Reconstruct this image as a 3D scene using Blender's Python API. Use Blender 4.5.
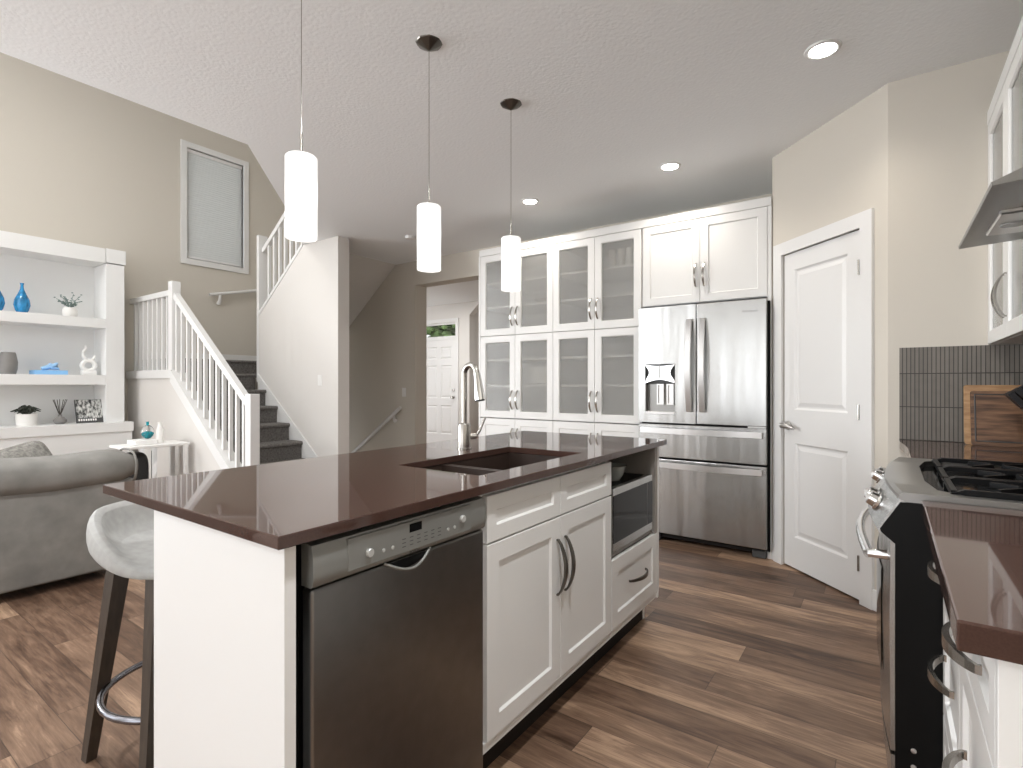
import bpy, bmesh, math, random
from mathutils import Vector, Matrix
random.seed(7)
PI = math.pi
sc = bpy.context.scene
for o in list(bpy.data.objects):
    bpy.data.objects.remove(o)
COL = sc.collection

# ------------------------------------------------------------------ camera, world, daylight, exposure
CAMH = 1.195; CE_ = 2.72
cd = bpy.data.cameras.new('camera'); cam = bpy.data.objects.new('camera', cd); COL.objects.link(cam)
cd.sensor_width = 36.0; cd.lens = 530 / 1023 * 36.0; cd.clip_start = 0.05; cd.clip_end = 60
cam.location = (0, 0, CAMH); cam.rotation_euler = (PI / 2, 0, math.atan(377 / 530))
sc.camera = cam
wd = bpy.data.worlds.new('world'); sc.world = wd; wd.use_nodes = True
bg = wd.node_tree.nodes['Background']; bg.inputs[0].default_value = (0.95, 0.97, 1.0, 1); bg.inputs[1].default_value = 2.5

def area(name, loc, rot, sx, sy, power, col=(1, 1, 1), spread=PI):
    l = bpy.data.lights.new(name, 'AREA'); l.shape = 'RECTANGLE'; l.size = sx; l.size_y = sy
    l.energy = power; l.color = col; l.spread = spread
    o = bpy.data.objects.new(name, l); COL.objects.link(o); o.location = loc; o.rotation_euler = rot
    return o
# daylight standing in the window openings of the wall behind the camera and in an added living room window
area('daylight_living_window', (-5.2, -2.66, 1.65), (PI / 2, 0, PI), 3.4, 2.5, 110, (.93, 0.97, 1.0))
area('daylight_living_upper_window', (-5.2, -2.66, 4.0), (PI / 2, 0, PI), 3.4, 1.3, 190, (.93, 0.97, 1.0))
area('daylight_patio_door', (-1.35, -2.66, 1.12), (PI / 2, 0, PI), 2.0, 2.1, 42, (.93, 0.97, 1.0))
area('added_side_window_fill', (-7.5, -1.45, 1.5), (0, -PI / 2, 0), 2.2, 1.7, 160, (.93, 0.97, 1.0))  # added light in an added, unseen window, brightens the living side
def spot(name, loc, e, size=2.4, col=(1, .97, .93)):
    l = bpy.data.lights.new(name, 'SPOT'); l.energy = e; l.spot_size = size; l.spot_blend = .8; l.shadow_soft_size = .06; l.color = col
    o = bpy.data.objects.new(name, l); COL.objects.link(o); o.location = loc
for p_ in ((-5.4, 1.2, 5.18), (-5.4, -.6, 5.18), (-4.4, -.6, 5.18), (-4.4, 1.2, 5.18)): spot('added_living_fill', p_, 50, 2.9)  # added fill spots under the upper ceiling, unseen and without fixtures
for p_ in ((-.25, .9, CE_), (-.25, -1.6, CE_), (-2.6, -1.8, CE_), (-2.6, .6, CE_)): spot('added_kitchen_fill', p_, 42 if p_[1] < -1 else 80, 2.9, (.96, .98, 1))  # unseen spots added to brighten the kitchen, no fixtures modelled
sc.view_settings.view_transform = 'Standard'; sc.view_settings.look = 'None'
sc.view_settings.gamma = 1.0; sc.view_settings.use_curve_mapping = False
sc.view_settings.exposure = 0.68
sc.cycles.use_denoising = True
sc.cycles.max_bounces = 10; sc.cycles.diffuse_bounces = 6; sc.cycles.glossy_bounces = 5; sc.cycles.transmission_bounces = 8
sc.cycles.sample_clamp_indirect = 6; sc.cycles.caustics_reflective = False; sc.cycles.caustics_refractive = True; sc.cycles.blur_glossy = 1.0

# ------------------------------------------------------------------ materials
def newmat(name):
    m = bpy.data.materials.new(name); m.use_nodes = True
    return m, m.node_tree.nodes, m.node_tree.links, m.node_tree.nodes['Principled BSDF']

def mat(name, col, rough=0.5, metal=0.0, bump=0.0, bscale=200, spec=0.5, var=0.0, vscale=6, stretch=None, trans=0.0, emis=None, estr=0.0, coat=0.0, bdist=0.001, detail=3):
    m, N, L, b = newmat(name)
    b.inputs['Base Color'].default_value = (*col, 1); b.inputs['Roughness'].default_value = rough
    b.inputs['Metallic'].default_value = metal; b.inputs['Specular IOR Level'].default_value = spec
    b.inputs['Transmission Weight'].default_value = trans; b.inputs['Coat Weight'].default_value = coat
    if emis:
        b.inputs['Emission Color'].default_value = (*emis, 1); b.inputs['Emission Strength'].default_value = estr
    tc = N.new('ShaderNodeTexCoord'); mp = N.new('ShaderNodeMapping'); L.new(tc.outputs['Object'], mp.inputs[0])
    if stretch: mp.inputs['Scale'].default_value = stretch
    if var:
        n = N.new('ShaderNodeTexNoise'); n.inputs['Scale'].default_value = vscale; n.inputs['Detail'].default_value = detail
        L.new(mp.outputs[0], n.inputs[0])
        r = N.new('ShaderNodeMapRange'); r.inputs[1].default_value = .3; r.inputs[2].default_value = .7
        r.inputs[3].default_value = 1 - var; r.inputs[4].default_value = 1 + var
        L.new(n.outputs[0], r.inputs[0])
        mx = N.new('ShaderNodeVectorMath'); mx.operation = 'SCALE'; mx.inputs[0].default_value = col
        L.new(r.outputs[0], mx.inputs['Scale']); L.new(mx.outputs[0], b.inputs['Base Color'])
    n2 = N.new('ShaderNodeTexNoise'); n2.inputs['Scale'].default_value = bscale; n2.inputs['Detail'].default_value = 3
    L.new(mp.outputs[0], n2.inputs[0])
    if bump:
        bp = N.new('ShaderNodeBump'); bp.inputs['Strength'].default_value = bump; bp.inputs['Distance'].default_value = bdist
        L.new(n2.outputs[0], bp.inputs['Height']); L.new(bp.outputs[0], b.inputs['Normal'])
    else:
        r2 = N.new('ShaderNodeMapRange'); r2.inputs[3].default_value = max(0, rough - .03); r2.inputs[4].default_value = rough + .03
        L.new(n2.outputs[0], r2.inputs[0]); L.new(r2.outputs[0], b.inputs['Roughness'])
    return m

M = {}
M['wall'] = mat('wall_paint', (0.60, 0.56, 0.495), .75, bump=.15, bscale=90)
M['wall_pale'] = mat('pale_wall_paint', (0.68, 0.655, 0.625), .75, bump=.12, bscale=90)
M['trim'] = mat('white_trim_paint', (0.74, 0.735, 0.725), .4)
M['cab'] = mat('white_cabinet_paint', (0.76, 0.755, 0.74), .38)
M['cab_in'] = mat('cabinet_inside', (0.62, 0.61, 0.58), .6)
M['niche'] = mat('dark_taupe_niche', (0.30, 0.275, 0.25), .55)  # one even darker taupe for the whole microwave cabinet box
M['shelfpaint'] = mat('bookcase_paint', (0.80, 0.80, 0.79), .45)
M['steel'] = mat('brushed_steel', (0.54, 0.54, 0.53), .30, 1.0, bump=.06, bscale=30, stretch=(1.2, 1.2, 60), var=.03, vscale=20)
M['steel_h'] = mat('satin_steel', (0.62, 0.61, 0.60), .3, 1.0)
M['steel_dark'] = mat('dark_brushed_steel', (0.25, 0.245, 0.235), .3, 1.0, bump=.05, bscale=30, stretch=(60, 1.2, 1.2), var=.04, vscale=20)
M['panel_grey'] = mat('grey_control_panel', (0.26, 0.26, 0.245), .42, .45)
M['rim'] = mat('matte_steel_rim', (0.33, 0.325, 0.315), .36, 1.0)
M['bronze'] = mat('dark_nickel', (0.15, 0.14, 0.125), .3, 1.0)
M['nickel'] = mat('brushed_nickel', (0.42, 0.40, 0.37), .25, 1.0)
M['chrome'] = mat('polished_chrome', (0.80, 0.80, 0.80), .08, 1.0)
M['black'] = mat('black_enamel', (0.004, 0.004, 0.004), .35, spec=.15)
M['blackgloss'] = mat('black_glass', (0.008, 0.008, 0.008), .08, spec=.15)
M['iron'] = mat('cast_iron', (0.006, 0.006, 0.0065), .35, spec=.2, bump=.2, bscale=300)
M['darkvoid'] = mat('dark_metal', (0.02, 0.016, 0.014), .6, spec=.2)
M['sofa'] = mat('grey_chenille', (0.22, 0.212, 0.196), .95, bump=.5, bscale=400, var=.16, vscale=9, detail=8, bdist=.002)
M['stool'] = mat('pale_grey_fabric', (0.36, 0.355, 0.34), .95, bump=.5, bscale=500, var=.08, vscale=40, bdist=.002)
M['wenge'] = mat('dark_stained_wood', (0.045, 0.033, 0.024), .4, var=.25, vscale=12, stretch=(6, 6, 1))
M['blue_steel'] = mat('gunmetal_tube', (0.22, 0.22, 0.24), .25, 1.0)
M['pot'] = mat('white_ceramic', (0.80, 0.78, 0.75), .4)
M['greyvase'] = mat('grey_ceramic', (0.22, 0.21, 0.20), .5, var=.15)
M['bluebook'] = mat('blue_book_cloth', (0.25, 0.52, 0.85), .6)
M['bluestat'] = mat('pale_blue_ceramic', (0.36, 0.60, 0.88), .35)
M['leaf'] = mat('dark_leaf', (0.03, 0.035, 0.025), .6, var=.3)
M['sprig'] = mat('sage_leaf', (0.20, 0.27, 0.25), .7, var=.2)
M['reed'] = mat('dark_reed', (0.07, 0.06, 0.05), .7)
M['pillow'] = mat('grey_woven_pillow', (0.23, 0.22, 0.20), .95, bump=.8, bscale=160, var=.35, vscale=60, bdist=.003)
M['pillow2'] = mat('pale_blue_pillow', (0.62, 0.68, 0.68), .95, bump=.5, bscale=160, var=.1, vscale=30, bdist=.003)
M['blade'] = mat('knife_handle_black', (0.008, 0.008, 0.010), .3)
M['blockwood'] = mat('block_wood', (0.42, 0.24, 0.10), .5, var=.2, vscale=12, stretch=(1, 1, 8))
M['teal'] = mat('teal_liquid', (0.0, 0.30, 0.36), .1)
M['plastic'] = mat('white_plastic', (0.78, 0.77, 0.75), .4)
M['ink'] = mat('dark_print', (0.06, 0.06, 0.06), .5)
M['button'] = mat('pale_button', (0.52, 0.52, 0.50), .35, .3)
M['bowl'] = mat('grey_glazed_bowl', (0.40, 0.42, 0.40), .25)
M['bag'] = mat('black_wicker', (0.02, 0.02, 0.02), .6, bump=1, bscale=60, bdist=.01)
M['quartz'] = mat('brown_quartz', (0.062, 0.034, 0.027), .035, var=.12, vscale=350, detail=2, spec=.5)
M['quartz_edge'] = M['quartz']
M['sink'] = mat('brown_composite', (0.035, 0.022, 0.017), .42, bump=.1, bscale=300)
M['white_soft'] = mat('white_stone', (0.82, 0.81, 0.79), .5)
M['leafgreen'] = mat('garden_green', (0.045, 0.075, 0.02), .9, var=.5, vscale=3)

def lamp_mat(name, col, s, mid=None):
    m, N, L, b = newmat(name)
    b.inputs['Base Color'].default_value = (.85, .85, .84, 1); b.inputs['Roughness'].default_value = .25
    b.inputs['Emission Color'].default_value = (*col, 1); b.inputs['Emission Strength'].default_value = s
    if mid:
        tc = N.new('ShaderNodeTexCoord'); sp = N.new('ShaderNodeSeparateXYZ'); L.new(tc.outputs['Object'], sp.inputs[0])
        a = N.new('ShaderNodeMath'); a.operation = 'SUBTRACT'; a.inputs[1].default_value = mid[0]; L.new(sp.outputs[2], a.inputs[0])
        ab = N.new('ShaderNodeMath'); ab.operation = 'ABSOLUTE'; L.new(a.outputs[0], ab.inputs[0])
        r = N.new('ShaderNodeMapRange'); r.interpolation_type = 'SMOOTHSTEP'; r.inputs[1].default_value = 0; r.inputs[2].default_value = mid[1]
        r.inputs[3].default_value = s * mid[2]; r.inputs[4].default_value = s; L.new(ab.outputs[0], r.inputs[0]); L.new(r.outputs[0], b.inputs['Emission Strength'])
    return m
M['shade'] = lamp_mat('opal_glass_lit', (1, .985, .96), 0.40, (0.16, .07, 1.9))
M['downlight'] = lamp_mat('downlight_lens', (1, .96, .9), 14)
M['hoodlamp'] = mat('hood_lamp_lens', (0.5, 0.5, 0.48), .15, trans=.3)

def ceiling_mat():
    m, N, L, b = newmat('stippled_ceiling'); b.inputs['Base Color'].default_value = (.84, .85, .855, 1); b.inputs['Roughness'].default_value = .9
    tc = N.new('ShaderNodeTexCoord'); v = N.new('ShaderNodeTexVoronoi'); v.inputs['Scale'].default_value = 60; v.feature = 'SMOOTH_F1'
    n = N.new('ShaderNodeTexNoise'); n.inputs['Scale'].default_value = 65; n.inputs['Detail'].default_value = 5
    L.new(tc.outputs['Object'], v.inputs['Vector']); L.new(tc.outputs['Object'], n.inputs['Vector'])
    a = N.new('ShaderNodeMath'); a.operation = 'ADD'; L.new(v.outputs[0], a.inputs[0]); L.new(n.outputs[0], a.inputs[1])
    bp = N.new('ShaderNodeBump'); bp.inputs['Strength'].default_value = .35; bp.inputs['Distance'].default_value = .003
    L.new(a.outputs[0], bp.inputs['Height']); L.new(bp.outputs[0], b.inputs['Normal'])
    return m
M['ceiling'] = ceiling_mat()

def floor_mat():
    m, N, L, b = newmat('vinyl_planks')
    def math_(op, *ins):
        n = N.new('ShaderNodeMath'); n.operation = op
        for i, v in enumerate(ins):
            if isinstance(v, (int, float)): n.inputs[i].default_value = v
            else: L.new(v, n.inputs[i])
        return n.outputs[0]
    tc = N.new('ShaderNodeTexCoord'); sp = N.new('ShaderNodeSeparateXYZ'); L.new(tc.outputs['Object'], sp.inputs[0])
    W, LEN = .152, 1.22
    yr = math_('DIVIDE', sp.outputs[1], W); row = math_('FLOOR', yr); fy = math_('SUBTRACT', yr, row)
    wn = N.new('ShaderNodeTexWhiteNoise'); wn.noise_dimensions = '1D'; L.new(row, wn.inputs['W'])
    xr = math_('ADD', math_('DIVIDE', sp.outputs[0], LEN), wn.outputs[0]); colm = math_('FLOOR', xr); fx = math_('SUBTRACT', xr, colm)
    cb = N.new('ShaderNodeCombineXYZ'); L.new(row, cb.inputs[0]); L.new(colm, cb.inputs[1])
    wn2 = N.new('ShaderNodeTexWhiteNoise'); wn2.noise_dimensions = '2D'; L.new(cb.outputs[0], wn2.inputs['Vector'])
    # streaky grain, offset per plank
    gx = math_('ADD', math_('MULTIPLY', sp.outputs[0], 2.4), math_('MULTIPLY', wn2.outputs[0], 37))
    gy = math_('ADD', math_('MULTIPLY', sp.outputs[1], 15.0), math_('MULTIPLY', wn2.outputs[0], 91))
    gc = N.new('ShaderNodeCombineXYZ'); L.new(gx, gc.inputs[0]); L.new(gy, gc.inputs[1])
    n1 = N.new('ShaderNodeTexNoise'); n1.inputs['Scale'].default_value = 1.0; n1.inputs['Detail'].default_value = 8; n1.inputs['Roughness'].default_value = .62; n1.inputs['Distortion'].default_value = 1.1
    L.new(gc.outputs[0], n1.inputs['Vector'])
    n3 = N.new('ShaderNodeTexNoise'); n3.inputs['Scale'].default_value = .45; n3.inputs['Detail'].default_value = 3
    gc2 = N.new('ShaderNodeCombineXYZ'); L.new(gx, gc2.inputs[0]); L.new(math_('MULTIPLY', gy, .35), gc2.inputs[1]); L.new(gc2.outputs[0], n3.inputs['Vector'])
    gc4 = N.new('ShaderNodeCombineXYZ'); L.new(math_('MULTIPLY', gx, 1.6), gc4.inputs[0]); L.new(math_('MULTIPLY', gy, 4.5), gc4.inputs[1])
    n4 = N.new('ShaderNodeTexNoise'); n4.inputs['Scale'].default_value = 1.0; n4.inputs['Detail'].default_value = 6; n4.inputs['Roughness'].default_value = .7; n4.inputs['Distortion'].default_value = 1.2
    L.new(gc4.outputs[0], n4.inputs['Vector'])
    t = math_('ADD', math_('ADD', math_('MULTIPLY', wn2.outputs[0], .42), math_('MULTIPLY', n1.outputs[0], 1.0)), math_('ADD', math_('MULTIPLY', n3.outputs[0], .55), math_('MULTIPLY', n4.outputs[0], .65)))
    t = math_('SUBTRACT', t, .52)
    cr = N.new('ShaderNodeValToRGB'); L.new(math_('SUBTRACT', t, .30), cr.inputs[0])
    e = cr.color_ramp.elements; e[0].position = .12; e[0].color = (.046, .024, .014, 1); e[1].position = .92; e[1].color = (.50, .335, .222, 1)
    for p, c in ((.38, (.130, .076, .049, 1)), (.62, (.235, .148, .097, 1))):
        k = cr.color_ramp.elements.new(p); k.color = c
    gapy = math_('LESS_THAN', math_('MINIMUM', fy, math_('SUBTRACT', 1, fy)), .009)
    gapx = math_('LESS_THAN', math_('MINIMUM', fx, math_('SUBTRACT', 1, fx)), .0012)
    gap = math_('MAXIMUM', gapy, gapx)
    mx = N.new('ShaderNodeMix'); mx.data_type = 'RGBA'; L.new(math_('MULTIPLY', gap, .6), mx.inputs['Factor']); L.new(cr.outputs[0], mx.inputs['A']); mx.inputs['B'].default_value = (.03, .02, .014, 1)
    L.new(mx.outputs['Result'], b.inputs['Base Color'])
    b.inputs['Roughness'].default_value = .36
    rr = N.new('ShaderNodeMapRange'); rr.inputs[3].default_value = .38; rr.inputs[4].default_value = .55; b.inputs['Specular IOR Level'].default_value = .4; L.new(n1.outputs[0], rr.inputs[0]); L.new(rr.outputs[0], b.inputs['Roughness'])
    bp = N.new('ShaderNodeBump'); bp.inputs['Strength'].default_value = .25; bp.inputs['Distance'].default_value = .002
    L.new(math_('SUBTRACT', n1.outputs[0], gap), bp.inputs['Height']); L.new(bp.outputs[0], b.inputs['Normal'])
    return m
M['floor'] = floor_mat()

def carpet_mat():
    m = mat('grey_carpet', (0.15, 0.14, 0.13), .95, bump=1.0, bscale=260, var=.35, vscale=60, bdist=.006)
    return m
M['carpet'] = carpet_mat()

def tile_mat():
    m, N, L, b = newmat('stacked_finger_tile')
    tc = N.new('ShaderNodeTexCoord'); sp = N.new('ShaderNodeSeparateXYZ'); L.new(tc.outputs['Object'], sp.inputs[0])
    def math_(op, *ins):
        n = N.new('ShaderNodeMath'); n.operation = op
        for i, v in enumerate(ins):
            if isinstance(v, (int, float)): n.inputs[i].default_value = v
            else: L.new(v, n.inputs[i])
        return n.outputs[0]
    xx = math_('DIVIDE', math_('ADD', sp.outputs[0], sp.outputs[1]),   .0166); cx = math_('FLOOR', xx); fx = math_('SUBTRACT', xx, cx)
    zz = math_('DIVIDE', math_('SUBTRACT', sp.outputs[2], .9145), .1665); cz = math_('FLOOR', zz); fz = math_('SUBTRACT', zz, cz)
    cb = N.new('ShaderNodeCombineXYZ'); L.new(cx, cb.inputs[0]); L.new(cz, cb.inputs[1])
    wn = N.new('ShaderNodeTexWhiteNoise'); wn.noise_dimensions = '2D'; L.new(cb.outputs[0], wn.inputs['Vector'])
    g = math_('MAXIMUM', math_('LESS_THAN', math_('MINIMUM', fx, math_('SUBTRACT', 1, fx)), .09), math_('LESS_THAN', math_('MINIMUM', fz, math_('SUBTRACT', 1, fz)), .011))
    cr = N.new('ShaderNodeValToRGB'); cr.color_ramp.elements[0].color = (.118, .105, .090, 1); cr.color_ramp.elements[1].color = (.20, .18, .157, 1)
    n = N.new('ShaderNodeTexNoise'); n.inputs['Scale'].default_value = 25; n.inputs['Detail'].default_value = 6; L.new(tc.outputs['Object'], n.inputs['Vector'])
    L.new(math_('ADD', math_('MULTIPLY', wn.outputs[0], .5), math_('MULTIPLY', n.outputs[0], .5)), cr.inputs[0])
    mx = N.new('ShaderNodeMix'); mx.data_type = 'RGBA'; L.new(g, mx.inputs['Factor']); L.new(cr.outputs[0], mx.inputs['A']); mx.inputs['B'].default_value = (.035, .031, .027, 1)
    L.new(mx.outputs['Result'], b.inputs['Base Color']); b.inputs['Roughness'].default_value = .42
    bp = N.new('ShaderNodeBump'); bp.inputs['Strength'].default_value = .8; bp.inputs['Distance'].default_value = .002; bp.invert = True
    L.new(g, bp.inputs['Height']); L.new(bp.outputs[0], b.inputs['Normal'])
    return m
M['tile'] = tile_mat()

def glass_mat(name, col, rough, ribs=0, alpha=None):
    m, N, L, b = newmat(name)
    b.inputs['Base Color'].default_value = (*col, 1); b.inputs['Roughness'].default_value = rough
    b.inputs['Transmission Weight'].default_value = 1.0; b.inputs['IOR'].default_value = 1.3
    if ribs:
        tc = N.new('ShaderNodeTexCoord'); w = N.new('ShaderNodeTexWave'); w.inputs['Scale'].default_value = ribs; w.bands_direction = 'Z'
        n = N.new('ShaderNodeTexNoise'); n.inputs['Scale'].default_value = 120; L.new(tc.outputs['Object'], n.inputs['Vector'])
        L.new(tc.outputs['Object'], w.inputs['Vector'])
        a = N.new('ShaderNodeMath'); a.operation = 'ADD'; L.new(w.outputs['Fac'], a.inputs[0]); L.new(n.outputs[0], a.inputs[1])
        bp = N.new('ShaderNodeBump'); bp.inputs['Strength'].default_value = .25; bp.inputs['Distance'].default_value = .002
        L.new(a.outputs[0], bp.inputs['Height']); L.new(bp.outputs[0], b.inputs['Normal'])
    return m
M['frosted'] = glass_mat('frosted_ribbed_glass', (.74, .73, .70), .14, 30)
M['frosted'].node_tree.nodes['Principled BSDF'].inputs['Transmission Weight'].default_value = .78
M['clear'] = glass_mat('clear_glass', (.97, .98, .98), .02)
M['blueglass'] = mat('blue_swirled_glass', (0.03, 0.30, 0.62), .08, var=.6, vscale=16, trans=.35, stretch=(3, 3, .6))

def wood_board(name, c1, c2, sc_, axis):
    m, N, L, b = newmat(name)
    tc = N.new('ShaderNodeTexCoord'); mp = N.new('ShaderNodeMapping'); mp.inputs['Scale'].default_value = axis; L.new(tc.outputs['Object'], mp.inputs[0])
    n = N.new('ShaderNodeTexNoise'); n.inputs['Scale'].default_value = sc_; n.inputs['Detail'].default_value = 6; L.new(mp.outputs[0], n.inputs['Vector'])
    cr = N.new('ShaderNodeValToRGB'); cr.color_ramp.elements[0].position = .35; cr.color_ramp.elements[0].color = (*c1, 1)
    cr.color_ramp.elements[1].position = .65; cr.color_ramp.elements[1].color = (*c2, 1); L.new(n.outputs[0], cr.inputs[0]); L.new(cr.outputs[0], b.inputs['Base Color'])
    b.inputs['Roughness'].default_value = .42
    return m
M['board_light'] = wood_board('honey_wood', (.30, .165, .075), (.46, .28, .14), 6, (2, 2, 10))
M['board_dark'] = wood_board('walnut_strips', (.055, .026, .014), (.22, .115, .06), 4, (1.5, 1.5, 14))
M['photo'] = wood_board('black_white_photo_print', (.006, .006, .006), (.75, .75, .72), 22, (1, 2.2, 1.0))

def blind_mat():
    m, N, L, b = newmat('cellular_blind'); b.inputs['Base Color'].default_value = (.60, .60, .58, 1); b.inputs['Roughness'].default_value = .85
    return m
M['blind'] = mat('cellular_blind', (.66, .67, .66), .85, var=.05, vscale=7, stretch=(1, 1, 9))
def _tl():
    t = M['blind'].node_tree; b = t.nodes['Principled BSDF']; tr = t.nodes.new('ShaderNodeBsdfTranslucent'); tr.inputs[0].default_value = (.8, .82, .82, 1)
    mx = t.nodes.new('ShaderNodeMixShader'); mx.inputs[0].default_value = .22; o = t.nodes['Material Output']
    t.links.new(b.outputs[0], mx.inputs[1]); t.links.new(tr.outputs[0], mx.inputs[2]); t.links.new(mx.outputs[0], o.inputs[0])
_tl()
def _steel():
    m, N, L, b = newmat('brushed_steel_sheet'); b.inputs['Metallic'].default_value = 1; b.inputs['Base Color'].default_value = (.48, .48, .47, 1); b.inputs['Roughness'].default_value = .27
    tc = N.new('ShaderNodeTexCoord'); prev = None
    for sc_, st, di in ((30, (1.2, 1.2, 60), .0002), (2.6, (2.2, 2.2, .25), .02)):
        mp = N.new('ShaderNodeMapping'); mp.inputs['Scale'].default_value = st; n = N.new('ShaderNodeTexNoise'); n.inputs['Scale'].default_value = sc_; n.inputs['Detail'].default_value = 2
        L.new(tc.outputs['Object'], mp.inputs[0]); L.new(mp.outputs[0], n.inputs['Vector'])
        bp = N.new('ShaderNodeBump'); bp.inputs['Strength'].default_value = .5; bp.inputs['Distance'].default_value = di; L.new(n.outputs[0], bp.inputs['Height'])
        if prev: L.new(prev.outputs[0], bp.inputs['Normal'])
        prev = bp
    L.new(prev.outputs[0], b.inputs['Normal']); return m
M['steel'] = _steel()
M['outside_card'] = mat('white_siding', (.8, .8, .8), .8)

# ------------------------------------------------------------------ geometry helpers
class Fr:
    """a flat frame: u runs along the face, d out of it, z up"""
    def __init__(s, O=(0, 0, 0), U=(1, 0, 0), D=(0, 1, 0)):
        s.O, s.U, s.D = Vector(O), Vector(U).normalized(), Vector(D).normalized()
    def __call__(s, u, d, z):
        return s.O + s.U * u + s.D * d + Vector((0, 0, z))
WORLD = Fr()

def smoothstep(t):
    t = max(0, min(1, t)); return t * t * (3 - 2 * t)

class MB:
    def __init__(s, fr=WORLD):
        s.b = bmesh.new(); s.f = fr; s.smooth = False
    def box(s, u0, u1, d0, d1, z0, z1, bev=0.0, seg=1):
        f = s.f
        vs = [s.b.verts.new(f(u, d, z)) for u in (u0, u1) for d in (d0, d1) for z in (z0, z1)]
        fs = [s.b.faces.new([vs[i] for i in q]) for q in ((0, 1, 3, 2), (4, 6, 7, 5), (0, 4, 5, 1), (2, 3, 7, 6), (0, 2, 6, 4), (1, 5, 7, 3))]
        if bev:
            es = list({e for q in fs for e in q.edges})
            bmesh.ops.bevel(s.b, geom=es, offset=bev, segments=seg, profile=.5, affect='EDGES')
        return s
    def nest(s, u0, u1, z0, z1, prof, loop=False):
        """nested rectangles: prof = [(inset, d), ...]"""
        rings = []
        for k, d in prof:
            rings.append([s.b.verts.new(s.f(u, d, z)) for u, z in ((u0 + k, z0 + k), (u1 - k, z0 + k), (u1 - k, z1 - k), (u0 + k, z1 - k))])
        n = len(rings)
        for i in range(n if loop else n - 1):
            a, c = rings[i], rings[(i + 1) % n]
            for j in range(4):
                s.b.faces.new((a[j], a[(j + 1) % 4], c[(j + 1) % 4], c[j]))
        if not loop:
            s.b.faces.new(rings[0]); s.b.faces.new(rings[-1])
        return s
    def plate(s, loops, d0, d1, plane='uz'):
        """polygon with holes, extruded; plane uz (d extrude) or ud (z extrude)"""
        P = (lambda a, c, e: s.f(a, e, c)) if plane == 'uz' else (lambda a, c, e: s.f(a, c, e))
        es = []
        for lp in loops:
            vs = [s.b.verts.new(P(a, c, d0)) for a, c in lp]
            es += [s.b.edges.new((vs[i], vs[(i + 1) % len(vs)])) for i in range(len(vs))]
        r = bmesh.ops.triangle_fill(s.b, use_beauty=True, use_dissolve=False, edges=es)
        fs = [g for g in r['geom'] if isinstance(g, bmesh.types.BMFace)]
        x = bmesh.ops.extrude_face_region(s.b, geom=fs)
        vec = P(0, 0, d1) - P(0, 0, d0)
        bmesh.ops.translate(s.b, verts=[v for v in x['geom'] if isinstance(v, bmesh.types.BMVert)], vec=vec)
        return s
    def loft(s, rings, closed=True, cap=True):
        R = [[s.b.verts.new(s.f(*p)) for p in r] for r in rings]
        for a, c in zip(R, R[1:]):
            n = len(a)
            for j in range(n if closed else n - 1):
                s.b.faces.new((a[j], a[(j + 1) % n], c[(j + 1) % n], c[j]))
        if cap:
            s.b.faces.new(R[0]); s.b.faces.new(R[-1])
        return s
    def lathe(s, c, prof, seg=24, ax=2):
        """prof = [(r, h)] turned about an axis through c"""
        rings = []
        for r, h in prof:
            r = max(r, 1e-4)
            ring = []
            for i in range(seg):
                t = 2 * PI * i / seg; a, b_ = r * math.cos(t), r * math.sin(t)
                ring.append({2: (c[0] + a, c[1] + b_, c[2] + h), 1: (c[0] + a, c[1] + h, c[2] + b_), 0: (c[0] + h, c[1] + a, c[2] + b_)}[ax])
            rings.append(ring)
        s.smooth = True
        return s.loft(rings)
    def tube(s, pts, r, seg=10, closed=False, sq=None):
        """round tube, or a strip of half-sizes sq=(side, up) with side vector, along pts (frame coords)"""
        P = [Vector(p) for p in pts]; n = len(P)
        rr = r if isinstance(r, (list, tuple)) else [r] * n
        rings = []; prev = None
        for i in range(n):
            if closed: t = (P[(i + 1) % n] - P[i - 1]).normalized()
            else: t = (P[min(i + 1, n - 1)] - P[max(i - 1, 0)]).normalized()
            if sq is not None:
                side = Vector(sq[0]); side = (side - t * side.dot(t)).normalized(); up = t.cross(side)
                a, b_ = sq[1] * rr[i], sq[2] * rr[i]
                rings.append([P[i] + side * a + up * b_, P[i] - side * a + up * b_, P[i] - side * a - up * b_, P[i] + side * a - up * b_])
                continue
            if prev is None:
                h = Vector((0, 0, 1)) if abs(t.z) < .9 else Vector((1, 0, 0)); prev = h
            x = (prev - t * prev.dot(t)).normalized(); y = t.cross(x); prev = x
            rings.append([P[i] + (x * math.cos(2 * PI * k / seg) + y * math.sin(2 * PI * k / seg)) * rr[i] for k in range(seg)])
        if closed: rings.append(rings[0])
        R = []
        for i, ring in enumerate(rings):
            if closed and i == len(rings) - 1: R.append(R[0]); break
            R.append([s.b.verts.new(s.f(*p)) for p in ring])
        m_ = len(R[0])
        for a, c in zip(R, R[1:]):
            for j in range(m_): s.b.faces.new((a[j], a[(j + 1) % m_], c[(j + 1) % m_], c[j]))
        if not closed: s.b.faces.new(R[0]); s.b.faces.new(R[-1])
        if sq is None: s.smooth = True
        return s
    def ellip(s, c, r, e=1.0, n=24, m=14, fn=None):
        """superellipsoid; e<1 boxier"""
        f = lambda v: math.copysign(abs(v) ** e, v)
        rings = []
        for i in range(m + 1):
            ph = -PI / 2 + PI * i / m; cp = max(abs(math.cos(ph)) ** e, 1e-3); sp_ = f(math.sin(ph))
            ring = []
            for j in range(n):
                t = 2 * PI * j / n
                p = Vector((c[0] + r[0] * cp * f(math.cos(t)), c[1] + r[1] * cp * f(math.sin(t)), c[2] + r[2] * sp_))
                if fn: p = fn(p)
                ring.append(p)
            rings.append(ring)
        s.smooth = True
        return s.loft(rings)
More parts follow.
